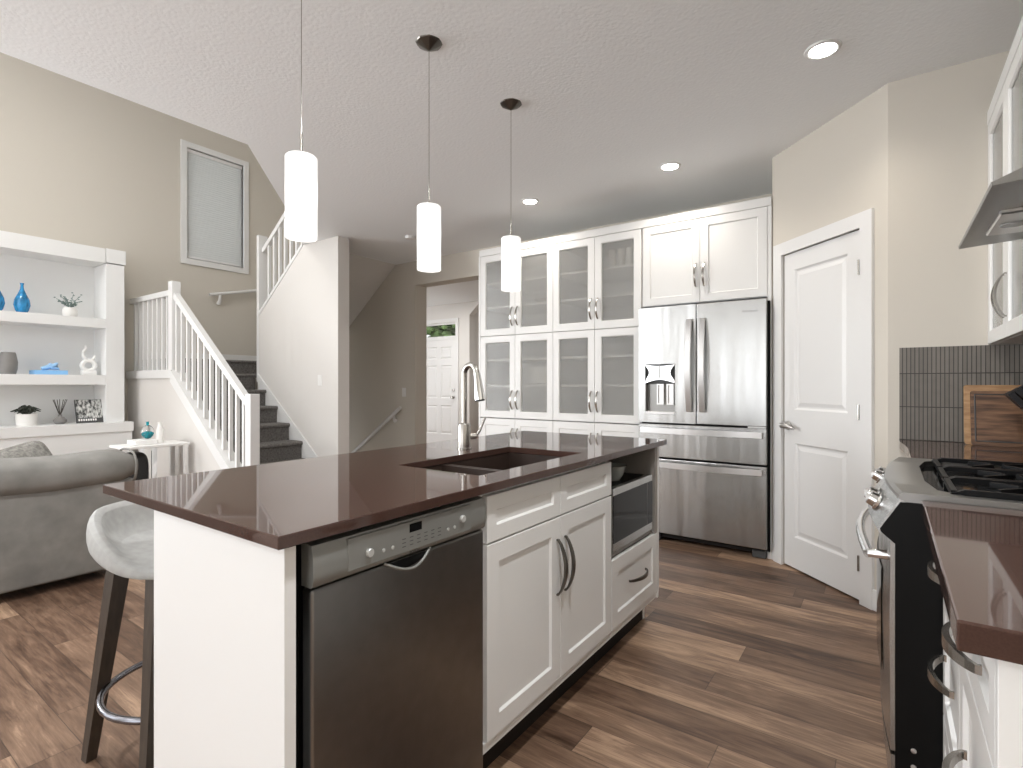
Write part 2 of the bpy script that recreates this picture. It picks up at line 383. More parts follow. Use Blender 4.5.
    def done(s, name, material, parent=None, label=None, cat=None, group=None, kind=None, smooth=None, at=None):
        bmesh.ops.remove_doubles(s.b, verts=s.b.verts, dist=1e-5)
        bmesh.ops.recalc_face_normals(s.b, faces=s.b.faces)
        if parent is not None:
            r = parent
            while r.parent: r = r.parent
            off = Vector(r.location)
        elif at is not None: off = Vector(at)
        elif kind == 'structure': off = Vector((0, 0, 0))
        else:
            xs = [v.co.x for v in s.b.verts]; ys = [v.co.y for v in s.b.verts]; zs = [v.co.z for v in s.b.verts]
            off = Vector(((min(xs) + max(xs)) / 2, (min(ys) + max(ys)) / 2, min(zs)))
        for v in s.b.verts: v.co -= off
        sm = s.smooth if smooth is None else smooth
        me = bpy.data.meshes.new(name); s.b.to_mesh(me); s.b.free(); me.materials.append(M[material])
        if sm:
            me.polygons.foreach_set('use_smooth', [True] * len(me.polygons))
            try: me.set_sharp_from_angle(angle=math.radians(38))
            except Exception: pass
        o = bpy.data.objects.new(name, me); COL.objects.link(o)
        if parent is not None: o.parent = parent
        else: o.location = off
        if label: o['label'] = label
        if cat: o['category'] = cat
        if group: o['group'] = group
        if kind: o['kind'] = kind
        return o

def thing(name, label, cat, loc, group=None):
    o = bpy.data.objects.new(name, None); COL.objects.link(o); o.location = loc; o.empty_display_size = .1
    o['label'] = label; o['category'] = cat
    if group: o['group'] = group
    return o

def dup(root, loc, label):
    def cp(o, parent):
        c = o.copy(); COL.objects.link(c); c.parent = parent
        for ch in o.children: cp(ch, c)
        return c
    r = cp(root, None); r.location = loc; r['label'] = label
    return r
def struct(mb, name, material): return mb.done(name, material, kind='structure')

def text_mesh(name, s, size, material, parent, fr, u, d, z, label=None):
    """real lettering on a face: frame u/z plane, facing out along d"""
    cu = bpy.data.curves.new(name, 'FONT'); cu.body = s; cu.size = size; cu.align_x = 'CENTER'; cu.align_y = 'CENTER'; cu.extrude = .0002
    ob = bpy.data.objects.new('tmp', cu); COL.objects.link(ob)
    dg = bpy.context.evaluated_depsgraph_get(); me = bpy.data.meshes.new_from_object(ob.evaluated_get(dg))
    bpy.data.objects.remove(ob)
    r = parent
    while r.parent: r = r.parent
    flip = 1 if fr.U.cross(Vector((0, 0, 1))).dot(fr.D) > 0 else -1
    for v in me.vertices:
        v.co = fr(u + flip * v.co.x, d + v.co.z, z + v.co.y) - Vector(r.location)
    me.materials.clear(); me.materials.append(M[material])
    o = bpy.data.objects.new(name, me); COL.objects.link(o); o.parent = parent
    return o

# ------------------------------------------------------------------ shell of the rooms
XL, XR, YB = -7.43, .71, -2.60
CE = 2.74
# floor, with the stair well of the basement flight left open
struct(MB().plate([[(XL - .12, YB - .12), (XR + .12, YB - .12), (XR + .12, 4.87), (-4.75, 4.87), (-4.75, 3.59), (XL - .12, 3.59)]], -.1, 0, 'ud'), 'floor', 'floor')
struct(MB().plate([[(-9.0, 4.871), (-3.0, 4.871), (-3.0, 9.2), (-9.0, 9.2)]], -.1, 0, 'ud'), 'floor_hall', 'floor')
struct(MB().box(XL - .1, -4.65, 3.45, 4.9, -1.7, -1.6), 'floor_basement', 'carpet')
struct(MB().box(-4.75, -4.7, 3.59, 4.73, -1.6, -.1), 'wall_basement', 'wall')
# ceilings
struct(MB().plate([[(XR + .12, YB - .12), (XR + .12, 4.87), (-5.2, 4.87), (-5.2, 4.73), (-5.27, 3.45), (-4.25, 2.59), (-3.37, 1.80), (-3.37, YB - .12)]], CE, CE + .3, 'ud'), 'ceiling', 'ceiling')
struct(MB().plate([[(-9.0, 4.931), (-3.0, 4.931), (-3.0, 9.2), (-6.6, 9.2), (-6.6, 7.8), (-9.0, 7.8)]], CE, CE + .3, 'ud'), 'ceiling_hall', 'ceiling')
struct(MB().box(XL - .12, XR + .12, YB - .12, 4.87, 5.2, 5.3), 'ceiling_upper', 'ceiling')
# left wall with the high window
fl = Fr((XL, 0, 0), (0, 1, 0), (1, 0, 0))
WY0, WY1, WZ0, WZ1 = 3.165, 3.90, 2.83, 4.27
struct(MB(fl).plate([[(YB - .12, -1.7), (4.85, -1.7), (4.85, 5.2), (YB - .12, 5.2)], [(WY0, WZ0), (WY1, WZ0), (WY1, WZ1), (WY0, WZ1)], [(-2.3, .4), (-.6, .4), (-.6, 2.6), (-2.3, 2.6)]], 0, -.12), 'wall_left', 'wall')  # last loop cuts the added, unseen side window
# window behind the stairs: casing, frame, glass, blind
w = struct(MB(fl).nest(WY0 - .075, WY1 + .075, WZ0 - .075, WZ1 + .075, [(0, .001), (0, .02), (.07, .02), (.075, .014), (.075, -.10), (.06, -.10), (.06, .001)], loop=True), 'window_1', 'trim')
MB(fl).nest(WY0, WY1, WZ0, WZ1, [(0, -.06), (.03, -.06), (.03, -.09), (0, -.09)], loop=True).done('window_frame', 'trim', w)
MB(fl).box(WY0 + .03, WY1 - .03, -.078, -.074, WZ0 + .03, WZ1 - .03).done('window_pane', 'clear', w)
bl = thing('window_blind', 'pale grey cellular blind pulled down inside the high window above the stairs', 'blind', (XL - .02, (WY0 + WY1) / 2, WZ0 + .03))
m = MB(fl)
n = 96; zz = [WZ0 + .035 + (WZ1 - .05 - WZ0 - .035) * i / n for i in range(n + 1)]
front = [(-.024 - (.0022 if i % 2 else 0), z) for i, z in enumerate(zz)]
back = [(-.045 + (.0022 if i % 2 else 0), z) for i, z in reversed(list(enumerate(zz)))]
m.loft([[(y, d, z) for d, z in front + back] for y in (WY0 + .003, WY1 - .003)])
m.done('blind_fabric', 'blind', bl)
MB(fl).box(WY0 + .004, WY1 - .004, -.05, -.012, WZ1 - .05, WZ1 - .002, .003).done('head_rail', 'trim', bl)
MB(fl).box(WY0 + .006, WY1 - .006, -.046, -.018, WZ0 + .012, WZ0 + .036, .003).done('bottom_rail', 'trim', bl)
MB(fl).lathe((0, 0, 0), [(.001, 0), (.008, .004), (.008, .018), (.002, .022)], 10).done('cord_knob', 'ink', bl).location = Vector((0.012, WY0 + .015 - (WY0 + WY1) / 2, .38)) - Vector((0, 0, 0))
# right wall, back wall with living windows and patio door (behind the camera)
struct(MB().box(XR, XR + .12, YB - .12, 4.85, 0, CE), 'wall_right', 'wall')
struct(MB().box(XR, XR + .12, YB - .12, 4.85, CE + .3, 5.2), 'wall_right_upper', 'wall')
fb = Fr((0, YB, 0), (1, 0, 0), (0, -1, 0))
struct(MB(fb).plate([[(XL - .12, 0), (XR + .12, 0), (XR + .12, 5.2), (XL - .12, 5.2)],
                     [(-6.9, .4), (-3.5, .4), (-3.5, 2.9), (-6.9, 2.9)], [(-6.9, 3.35), (-3.5, 3.35), (-3.5, 4.65), (-6.9, 4.65)],
                     [(-2.35, .06), (-.35, .06), (-.35, 2.17), (-2.35, 2.17)]], 0, .12), 'wall_back', 'wall')
for i, (a, c, z0, z1, nm) in enumerate(((-6.9, -3.5, .4, 2.9, 3), (-6.9, -3.5, 3.35, 4.65, 3), (-2.35, -.35, .06, 2.17, 2))):
    w = struct(MB(fb).nest(a - .07, c + .07, z0 - .05, z1 + .07, [(0, -.001), (0, -.02), (.07, -.02), (.07, .06), (.06, .06), (.06, -.001)], loop=True), 'window_%d' % (i + 2), 'trim')
    for k in range(1, nm):
        x = a + (c - a) * k / nm
        MB(fb).box(x - .03, x + .03, .0, .05, z0, z1).done('mullion', 'trim', w)
# wall behind stairs and over the hall opening (plane Y = 4.73)
fk = Fr((0, 4.73, 0), (1, 0, 0), (0, 1, 0))
OPX0, OPX1, OPZ = -4.85, -3.32, 2.44
struct(MB(fk).plate([[(XL, -1.7), (OPX0, -1.7), (OPX0, OPZ), (OPX1, OPZ), (OPX1, 0), (XR, 0), (XR, 5.2), (XL, 5.2)]], 0, .20), 'wall_kitchen_far', 'wall')
# divider wall between the two flights
struct(MB(Fr((0, 3.45, 0), (1, 0, 0), (0, 1, 0))).plate([[(-6.2, 0), (-4.67, 0), (-4.67, CE - .002), (-5.28, CE - .002), (-6.12, 2.09), (-6.2, 2.03)]], 0, .14), 'wall_stair_divider', 'wall_pale')
struct(MB(Fr((0, 3.45, 0), (1, 0, 0), (0, 1, 0))).plate([[(-6.2, -1.6), (-4.67, -1.6), (-4.67, -.1), (-6.2, -.1)]], .01, .13), 'wall_stair_divider_lower', 'wall_pale')
# knee wall carrying the near balustrade, with its sloping cap
KN = lambda X: .481 + .757 * (-5.094 - X)
struct(MB(Fr((0, 2.5, 0), (1, 0, 0), (0, 1, 0))).plate([[(XL, 0), (-4.748, 0), (-4.748, KN(-4.748) - .05), (-6.24, KN(-6.24) - .05), (XL, KN(-6.24) - .05)]], .01, .11), 'wall_knee', 'wall_pale')
struct(MB(Fr((0, 2.5, 0), (1, 0, 0), (0, 1, 0))).plate([[(-4.747, KN(-4.747) - .13), (-4.747, KN(-4.747)), (-6.24, KN(-6.24)), (-6.24, KN(-6.24) - .13)]], -.008, .128), 'trim_1', 'trim')
struct(MB(Fr((0, 2.5, 0), (1, 0, 0), (0, 1, 0))).plate([[(-6.24, KN(-6.24) - .09), (-6.24, KN(-6.24)), (XL + .002, KN(-6.24)), (XL + .002, KN(-6.24) - .09)]], -.008, .128), 'trim_2', 'trim')
# soffit of the upper flight
struct(MB(Fr((0, 3.595, 0), (1, 0, 0), (0, 1, 0))).plate([[(-6.18, 1.967), (-5.2, 2.738), (-5.2, 2.93), (-6.18, 2.13)]], 0, 1.13), 'ceiling_stair_soffit', 'wall_pale')

# pantry: diagonal wall, its two returns
P0 = Vector((-.648, 3.985, 0)); fp = Fr(P0, (1, -1, 0), (-1, -1, 0))
PW = .914
DU0, DU1, DZ = .120, .746, 2.04
struct(MB(fp).plate([[(0, 0), (DU0 - .012, 0), (DU0 - .012, DZ + .012), (DU1 + .012, DZ + .012), (DU1 + .012, 0), (PW, 0), (PW, CE), (0, CE)]], 0, -.11), 'wall_pantry', 'wall')
P1 = fp(PW, 0, 0)
struct(MB().box(P1.x, XR, P1.y, P1.y + .11, 0, CE), 'wall_kitchen_right_end', 'wall')
struct(MB().box(P0.x, P0.x + .11, P0.y, 4.73, 0, CE), 'wall_fridge_side', 'wall')
struct(MB(fp).box(-.02, DU0 - .075, 0, .012, 0, .11, .002), 'baseboard_pantry_left', 'trim')
struct(MB(fp).box(DU1 + .08, PW, 0, .012, 0, .11, .002), 'baseboard_pantry_right', 'trim')
# pantry door
d = MB(fp).plate([[(DU0 - .085, 0), (DU0 - .005, 0), (DU0 - .005, DZ + .005), (DU1 + .005, DZ + .005), (DU1 + .005, 0), (DU1 + .085, 0), (DU1 + .085, DZ + .085), (DU0 - .085, DZ + .085)]], .0005, .018)
struct(d, 'trim_3', 'trim')
dm = MB(fp); dz0 = .012
u0, u1 = DU0 + .002, DU1 - .002
# slab with two raised fields
pz = [(.21, .815), (1.03, 1.93)]
pu0, pu1 = u0 + .095, u1 - .095
dm.plate([[(u0, dz0), (u1, dz0), (u1, DZ), (u0, DZ)]] + [[(pu0, a), (pu1, a), (pu1, c), (pu0, c)] for a, c in pz], -.032, -.002)
for a, c in pz:
    dm.nest(pu0, pu1, a, c, [(0, -.030), (0, -.002), (.012, -.012), (.022, -.012), (.045, -.005)])
door = struct(dm, 'door_1', 'trim')
MB(fp).lathe((DU0 + .040, -.002, .925), [(.030, 0), (.030, .006), (.014, .012), (.011, .045), (.002, .047)], 20, ax=1).done('door_rosette', 'steel_h', door)
MB(fp).tube([(DU0 + .034, .050, .925), (DU0 + .05, .053, .927), (DU0 + .085, .054, .927), (DU0 + .12, .052, .920), (DU0 + .155, .050, .910)], [.012, .020, .019, .010, .006], 12).done('door_lever', 'steel_h', door)
for hz in (.22, 1.04, 1.83):
    MB(fp).tube([(DU1 + .001, .019, hz - .042), (DU1 + .001, .019, hz + .042)], .0065, 8).done('hinge', 'nickel', door)

# front hall and front door
HY = 7.66
fh = Fr((0, HY, 0), (1, 0, 0), (0, 1, 0))
FX0, FX1 = -7.66, -6.75
struct(MB(fh).plate([[(-9, 0), (FX0 - .01, 0), (FX0 - .01, 2.40), (FX1 + .01, 2.40), (FX1 + .01, 0), (-6.42, 0), (-6.42, 2.50), (-6.20, 2.68), (-3, 2.68), (-3, CE), (-9, CE)]], 0, .14), 'wall_hall_front', 'wall_pale')
struct(MB().box(-6.45, -3, 9.0, 9.14, 0, CE), 'wall_hall_side_room', 'wall')
struct(MB().box(-9.1, -9.0, 4.87, 9.14, 0, CE), 'wall_hall_left', 'wall_pale')
struct(MB().box(-3.0, -2.9, 4.87, 9.14, 0, CE), 'wall_hall_right', 'wall_pale')
struct(MB().box(-6.6, -6.45, HY + .15, 8.99, 0, CE), 'wall_hall_return', 'wall_pale')
struct(MB(fh).plate([[(FX0 - .07, 0), (FX0, 0), (FX0, 2.39), (FX1, 2.39), (FX1, 0), (FX1 + .07, 0), (FX1 + .07, 2.46), (FX0 - .07, 2.46)], ], -.018, -.0005), 'trim_4', 'trim')
fdm = MB(fh)
cols = [(FX0 + .12, FX0 + .12 + .29), (FX1 - .12 - .29, FX1 - .12)]
rows = [(.22, .78), (.92, 1.56), (1.68, 1.92)]
fdm.plate([[(FX0 + .005, .01), (FX1 - .005, .01), (FX1 - .005, 2.05), (FX0 + .005, 2.05)]] + [[(a, r0), (c, r0), (c, r1), (a, r1)] for a, c in cols for r0, r1 in rows], .005, .045)
for a, c in cols:
    for r0, r1 in rows:
        fdm.nest(a, c, r0, r1, [(0, .04), (0, .005), (.015, .018), (.025, .018), (.05, .008)])
fd = struct(fdm, 'door_2', 'trim')
MB(fh).lathe((FX1 - .07, 0, .94), [(.03, .004), (.03, -.006), (.01, -.012), (.01, -.04), (.028, -.05), (.026, -.068), (.003, -.072)], 16, ax=1).done('door_knob', 'nickel', fd)
MB(fh).lathe((FX1 - .07, 0, 1.08), [(.026, .004), (.026, -.012), (.003, -.018)], 16, ax=1).done('deadbolt', 'nickel', fd)
MB(fh).box(FX0, FX1, .0, .10, 2.052, 2.09).done('transom_bar', 'trim', fd)
w = struct(MB(fh).nest(FX0 + .002, FX1 - .002, 2.092, 2.388, [(0, .02), (.035, .02), (.035, .06), (0, .06)], loop=True), 'window_5', 'trim')
MB(fh).box(FX0 + .03, FX1 - .03, .038, .042, 2.12, 2.36).done('window_pane', 'clear', w)

# outside, seen through the transom
lawn = thing('garden_tree', 'green tree seen through the transom over the front door', 'tree', (-14.2, 15.5, 0))
MB().tube([(-14.2, 15.5, 0), (-14.1, 15.5, 3)], [.18, .12]).done('trunk', 'wenge', lawn)
mm = MB()
for k in range(260):
    r3 = random.uniform(.10, .26); mm.ellip((-14.1 + random.gauss(0, .8), 15.5 + random.uniform(-1, 1), 3.6 + random.gauss(0, .45)), (r3, r3, r3 * .7), 1, 6, 4)
mm.done('foliage', 'leafgreen', lawn)
hb = thing('neighbour_house', 'pale house gable seen through the transom over the front door', 'house', (-18.6, 20.0, 0))
MB().plate([[(-20.6, 0), (-16.6, 0), (-16.6, 3.2), (-18.9, 4.3), (-20.6, 3.3)]], 20, 24, 'uz').done('house_wall', 'outside_card', hb)
MB().tube([(-16.3, 19.9, 3.1), (-18.9, 19.9, 4.35), (-20.8, 19.9, 3.25)], 1, sq=((0, 1, 0), .1, .12)).done('roof_edge', 'ink', hb)
struct(MB().box(-30, -3, 9.3, 40, -.3, -.2), 'ground_outside', 'leafgreen')

# hall light: added fill under the ceiling, out of view over the header
area('added_hall_fill', (-6.2, 6.2, CE - .03), (0, 0, 0), .5, .5, 26, (1, .99, .97))  # added to brighten the hall, no fixture modelled
area('added_side_room_fill', (-5.4, 8.3, 1.6), (0, PI / 2, 0), .6, 1.2, 2, (1, 1, 1))  # soft light added in the room beyond the hall, which has no window

# ------------------------------------------------------------------ shared fittings
def bow_handle(fr, u, z, L_, parent, vertical=True, out=.030, name='handle', w=.0065, mt='nickel'):
    pts, rr = [], []
    n = 14
    for i in range(n + 1):
        t = i / n; o = .006 + out * math.sin(PI * t) ** .75; a = (t - .5) * L_
        pts.append((u, o, z + a) if vertical else (u + a, o, z)); rr.append(.75 + .45 * math.sin(PI * t))
    pts = [(pts[0][0], -.0, pts[0][2])] + pts + [(pts[-1][0], -.0, pts[-1][2])]; rr = [.8] + rr + [.8]
    side = (1, 0, 0) if vertical else (0, 0, 1)
    return MB(fr).tube(pts, rr, sq=(side, w, .0038)).done(name, mt, parent)

def shaker(fr, u0, u1, z0, z1, parent, name='door', stile=.058, glass=False, th=.019, material='cab'):
    g = .0015; u0 += g; u1 -= g; z0 += g; z1 -= g
    if glass:
        o = MB(fr).nest(u0, u1, z0, z1, [(0, 0), (0, th - .0012), (.0012, th), (stile, th), (stile + .006, th - .008), (stile + .006, 0)], loop=True).done(name, material, parent)
        MB(fr).box(u0 + stile, u1 - stile, .004, .008, z0 + stile, z1 - stile).done('glass_pane', 'frosted', o)
    else:
        o = MB(fr).nest(u0, u1, z0, z1, [(0, 0), (0, th - .0012), (.0012, th), (stile, th), (stile + .005, th - .008)]).done(name, material, parent)
    return o

def carcass(fr, u0, u1, z0, z1, depth, parent, shelves=(), t=.018, material='cab', name='cabinet_box', inner=None):
    m = MB(fr)
    m.box(u0, u0 + t, -depth, 0, z0, z1).box(u1 - t, u1, -depth, 0, z0, z1).box(u0 + t, u1 - t, -depth, 0, z0, z0 + t).box(u0 + t, u1 - t, -depth, 0, z1 - t, z1).box(u0 + t, u1 - t, -depth, -depth + .01, z0 + t, z1 - t)
    o = m.done(name, material, parent)
    for s_ in shelves:
        MB(fr).box(u0 + t, u1 - t, -depth + .01, -.02, s_ - .010, s_ + .010).done('shelf', material, parent)
    return o

# ------------------------------------------------------------------ tall wall of glass-door cabinets
CY = 3.97
fc = Fr((0, CY + .019, 0), (1, 0, 0), (0, -1, 0))
UX = [-3.191, -2.785, -2.382, -1.982, -1.578]
DEP = .60
rows = [('base', .10, .872), ('lower', .879, 1.645), ('upper', 1.648, 2.412)]
for ci, (a, mid, c) in enumerate(((UX[0], UX[1], UX[2]), (UX[2], UX[3], UX[4]))):
    where = ('beside the hall opening', 'beside the refrigerator')[ci]
    for rn, z0, z1 in rows:
        lab = {'base': 'white base cabinet at floor level of the tall cabinet wall, %s', 'lower': 'frosted glass cabinet, middle row of the cabinet wall, %s',
               'upper': 'frosted glass cabinet, top row of the cabinet wall, %s'}[rn] % where
        t = thing({'base': 'base_cabinet'}.get(rn, 'glass_door_cabinet'), lab, 'cabinet', ((a + c) / 2, CY + .3, z0), 'cabinets of the tall pantry wall')
        h = z1 - z0
        carcass(fc, a + .001, c - .001, z0, z1, DEP, t, shelves=() if rn == 'base' else ((z0 + .30, z0 + .545) if rn == 'lower' else (z0 + .27, z0 + .50)))
        for (p, q, hs) in ((a, mid, 1), (mid, c, -1)):
            dr = shaker(fc, p, q, z0, z1, t, glass=rn != 'base')
            hx = (q - .03) if hs == 1 else (p + .03)
            bow_handle(Fr((0, CY, 0), (1, 0, 0), (0, -1, 0)), hx, (z0 + .17) if rn != 'base' else z1 - .17, .17, dr)
# dishes blurred behind the frosted doors
def item_lathe(name, label, cat, x, y, z, prof, material, group=None, seg=20):
    return MB().lathe((x, y, z), prof, seg).done(name, material, None, label, cat, group, at=(x, y, z))
SHU = 1.648
for i, (x, r) in enumerate(((-1.88, .035), (-1.80, .035), (-1.72, .035))):
    item_lathe('drinking_glass', 'white tumbler blurred behind the frosted top row door next to the refrigerator', 'glass', x, CY + .13, SHU + .511, [(.001, 0), (r * .8, .002), (r, .15), (r - .004, .15), (r * .75, .01), (.001, .01)], 'pot', 'tumblers on the highest shelf')
MB().box(-2.70, -2.50, CY + .10, CY + .30, 1.190, 1.36, .01, 2).done('storage_box', 'white_soft', None, 'white box blurred behind a frosted middle row door of the cabinet wall', 'box')
for i in range(4):
    item_lathe('plate', 'pale plate stacked behind the frosted top row door left of the tumblers', 'plate', -2.58, CY + .22, SHU + .2805 + i * .012, [(.001, 0), (.07, .002), (.11, .010), (.11, .0118), (.07, .006), (.001, .006)], 'pot', 'plates stacked behind frosted glass')
# recess behind: top rail and side filler
struct(MB(fc).box(UX[0] - .012, P0.x - .002, -.1, .021, 2.414, 2.475, .002), 'trim_5', 'cab')
struct(MB(fc).box(UX[0] - .02, UX[0] - .001, -.72, .019, 0, 2.414), 'trim_6', 'cab')
struct(MB(fc).box(UX[0], UX[4], -.55, -.05, 0, .098), 'baseboard_cabinets', 'cab')
# cabinet above the refrigerator
FL, FRX = -1.571, -.668
t = thing('overhead_cabinet', 'white cabinet with two solid panelled doors above the refrigerator', 'cabinet', (-1.11, CY + .3, 1.79))
XE = -.676
carcass(fc, UX[4] + .001, XE, 1.795, 2.412, DEP, t)
mid = -1.128
for (p, q, hs) in ((UX[4] + .012, mid, 1), (mid, XE, -1)):
    dr = shaker(fc, p, q, 1.797, 2.412, t)
    bow_handle(Fr((0, CY, 0), (1, 0, 0), (0, -1, 0)), (q - .03) if hs == 1 else (p + .03), 1.797 + .20, .17, dr)
struct(MB(fc).box(XE + .001, P0.x - .002, -.6, .017, 0, 2.412), 'trim_7', 'cab')

# ------------------------------------------------------------------ refrigerator
FY = 3.90
ff = Fr((0, FY, 0), (1, 0, 0), (0, -1, 0))
fr_ = thing('refrigerator', 'stainless steel french door refrigerator with a dispenser and two freezer drawers', 'refrigerator', (-1.12, FY + .35, 0))
MB(ff).box(FL + .004, FRX + .012, -.74, -.055, .05, 1.765, .004).done('fridge_body', 'black', fr_)
spl = -1.135
def fdoor(u0, u1, z0, z1, name, hole=None):
    m = MB(ff)
    if hole:
        a, c, e, g = hole
        m.plate([[(u0 + .004, z0), (u1 - .004, z0), (u1, z0 + .004), (u1, z1 - .004), (u1 - .004, z1), (u0 + .004, z1), (u0, z1 - .004), (u0, z0 + .004)],
                 [(a, e), (c, e), (c, g), (a, g)]], -.05, 0)
    else:
        m.box(u0, u1, -.05, 0, z0, z1, .005, 2)
    return m.done(name, 'steel', fr_)
# dispenser recess: px 648-681, y 361-412
HO = (-1.518, -1.288, .97, 1.345)
ld = fdoor(FL, spl - .003, .905, 1.775, 'door', HO)
rd = fdoor(spl + .003, FRX, .905, 1.775, 'door')
text_mesh('badge', 'Whirlpool', .024, 'steel_dark', rd, ff, -.775, .001, 1.695)
d1 = fdoor(FL, FRX, .645, .893, 'freezer_drawer')
d2 = fdoor(FL, FRX, .075, .633, 'freezer_drawer')
a, c, e, g = HO
disp = MB(ff).box(a + .0005, c - .0005, -.049, -.045, e + .0005, g - .1405).box(a + .0005, a + .004, -.045, .0, e + .0005, g - .1405).done('dispenser_recess', 'steel_dark', ld)
m = MB(ff)   # chrome control arch above the recess
arch = [(a + (c - a) * t_ / 8, g - .004 - .012 * math.sin(PI * t_ / 8)) for t_ in range(0, 9)] + [(c - .034 * math.sin(PI * t_ / 6), g - .008 - .112 * t_ / 6) for t_ in range(0, 6)] + [(c, g - .125)] + [(c - (c - a) * t_ / 8, g - .145 + .028 * math.sin(PI * t_ / 8)) for t_ in range(0, 9)] + [(a + .034 * math.sin(PI * t_ / 6), g - .008 - .112 * t_ / 6) for t_ in range(5, 0, -1)]
m.plate([arch], -.02, .006).done('dispenser_controls', 'chrome', ld)
MB(ff).box((a + c) / 2 - .004, (a + c) / 2 + .004, .006, .010, g - .11, g - .004).done('control_divider', 'steel_dark', ld)
MB(ff).plate([[(a + .001, g - .15), (c - .001, g - .15), (c - .001, g - .001), (a + .001, g - .001)]], -.047, -.022).done('dispenser_backing', 'ink', ld)
for k in (0, 1):
    pu = a + .085 + k * .075
    MB(ff).nest(pu, pu + .052, e + .07, g - .15, [(0, -.044), (0, -.018), (.010, -.018), (.012, -.030)]).done('dispenser_paddle', 'steel_h', ld)
MB(ff).box(a, c, -.045, .004, e - .004, e + .018, .003).done('drip_tray', 'steel_h', ld)
def bar(fr, p, q, out, parent, w=.015, t=.010, mt='steel_h'):
    n = 18; pts = []
    for i in range(n + 1):
        s_ = i / n; pts.append((p[0] + (q[0] - p[0]) * s_, .020 + out * math.sin(PI * s_), p[1] + (q[1] - p[1]) * s_))
    vert = abs(q[1] - p[1]) > abs(q[0] - p[0])
    pts = [(p[0], -.001, p[1])] + pts + [(q[0], -.001, q[1])]
    side = (1, 0, 0) if vert else (0, 0, 1)
    return MB(fr).tube(pts, 1, sq=(side, w, t)).done('handle', mt, parent)
bar(ff, (spl - .045, 1.0), (spl - .045, 1.66), .035, ld, .019)
bar(ff, (spl + .050, 1.0), (spl + .050, 1.66), .035, rd, .019)
bar(ff, (FL + .03, .848), (FRX - .03, .848), .03, d1, .020)
bar(ff, (FL + .03, .595), (FRX - .03, .595), .03, d2, .020)
MB(ff).box(FRX - .12, FRX - .006, -.05, -.008, .894, .904).done('hinge_cover', 'steel_h', fr_)
MB(ff).box(FL + .03, FRX - .03, -.6, -.07, .03, .075).done('kick_grille', 'darkvoid', fr_)
for x in (FL + .06, FRX - .1):
    MB(ff).box(x, x + .09, -.16, -.045, .002, .055, .004).done('foot', 'ink', fr_)

# ------------------------------------------------------------------ island
IX = -.941                       # cabinet face plane (door fronts)
fi = Fr((IX - .019, 0, 0), (0, 1, 0), (1, 0, 0)); fi0 = Fr((IX, 0, 0), (0, 1, 0), (1, 0, 0))
SX0, SX1, SY0, SY1 = -1.79, -.914, .545, 2.645
IBX = -1.53                     # back of the body
SK = (-1.385, -1.025, 1.27, 1.93)
# worktop with sink cut-out
ct = MB().plate([[(SX0, SY0), (SX1, SY0), (SX1, SY1), (SX0, SY1)], [(SK[0], SK[2]), (SK[1], SK[2]), (SK[1], SK[3]), (SK[0], SK[3])]], .8885, .914, 'ud')
for o_ in (ct,):
    es = [e_ for e_ in o_.b.edges if len(e_.link_faces) == 2 and e_.calc_face_angle(0) > 1.2]
    bmesh.ops.bevel(o_.b, geom=es, offset=.0018, segments=1, profile=.5, affect='EDGES')
ct.done('island_worktop', 'quartz', None, 'polished dark brown quartz worktop of the kitchen island with a sink cut-out', 'worktop')
# end panels and back
ip = MB().box(IBX, IX, .574, .598, 0, .8884).done('island_end_panel', 'cab', None, 'plain white panel closing the near end of the island beside the dishwasher', 'panel')
MB().plate([[(IBX, 0), (IX - .075, 0), (IX - .075, .128), (IX, .128), (IX, .8884), (IBX, .8884)]], 2.58, 2.602).done('island_far_panel', 'cab', None, 'white panel closing the far end of the island, facing the refrigerator', 'panel')
MB().box(IBX, IBX + .015, .5985, 2.5795, 0, .8884).done('island_back_panel', 'cab', None, 'white back panel of the island on the stool side', 'panel')
DWa, DWb = .610, 1.183
# dishwasher
dw = thing('dishwasher', 'stainless steel dishwasher with grey control panel built into the near end of the island', 'dishwasher', (-1.2, .89, .0))
MB().box(-1.50, IX - .03, DWa + .012, DWb - .01, .10, .872).done('dishwasher_body', 'black', dw)
MB(fi0).box(DWa + .02, DWb - .02, -.10, -.07, .0, .099).done('toe_plate', 'black', dw)
dd = MB(fi0).box(DWa + .018, DWb - .004, -.028, .006, .105, .783, .006, 3).done('dishwasher_door', 'steel_dark', dw)
m = MB(fi0); prof = [(-.028, .787), (.004, .787), (.010, .793), (.013, .81), (.012, .85), (.006, .872), (-.028, .876)]
m.loft([[(u, d_, z_) for d_, z_ in prof] for u in (DWa + .018, DWb - .004)]); cp = m.done('control_panel', 'panel_grey', dw, smooth=True)
pn = MB(fi0).nest(DWa + .10, DWb - .07, .799, .868, [(0, .006), (0, .0135), (.001, .0145)]).done('control_fascia', 'panel_grey', cp)
MB(fi0).box(.885, .925, .0135, .0152, .842, .862).done('display', 'blackgloss', cp)
def rnd(u, z, r, nm='knob', mt='button', d0=.0135, h=.008):
    MB(fi0).lathe((u, d0, z), [(r, 0), (r, h * .8), (r * .85, h), (.001, h)], 18, ax=1).done(nm, mt, cp)
rnd(.765, .826, .0095, 'power_button'); rnd(1.075, .836, .0095, 'start_button')
for k, u in enumerate((.805, .832, 1.02, 1.045)): rnd(u, .820, .0045, 'button', h=.003)
for k in range(6):
    for j in range(3):
        MB(fi0).box(.862 + k * .024, .873 + k * .024, .0144, .0149, .812 + j * .009, .8137 + j * .009).done('print_mark', 'ink', cp)
text_mesh('badge', 'BOSCH', .010, 'ink', cp, fi0, .905, .0108, .7925)
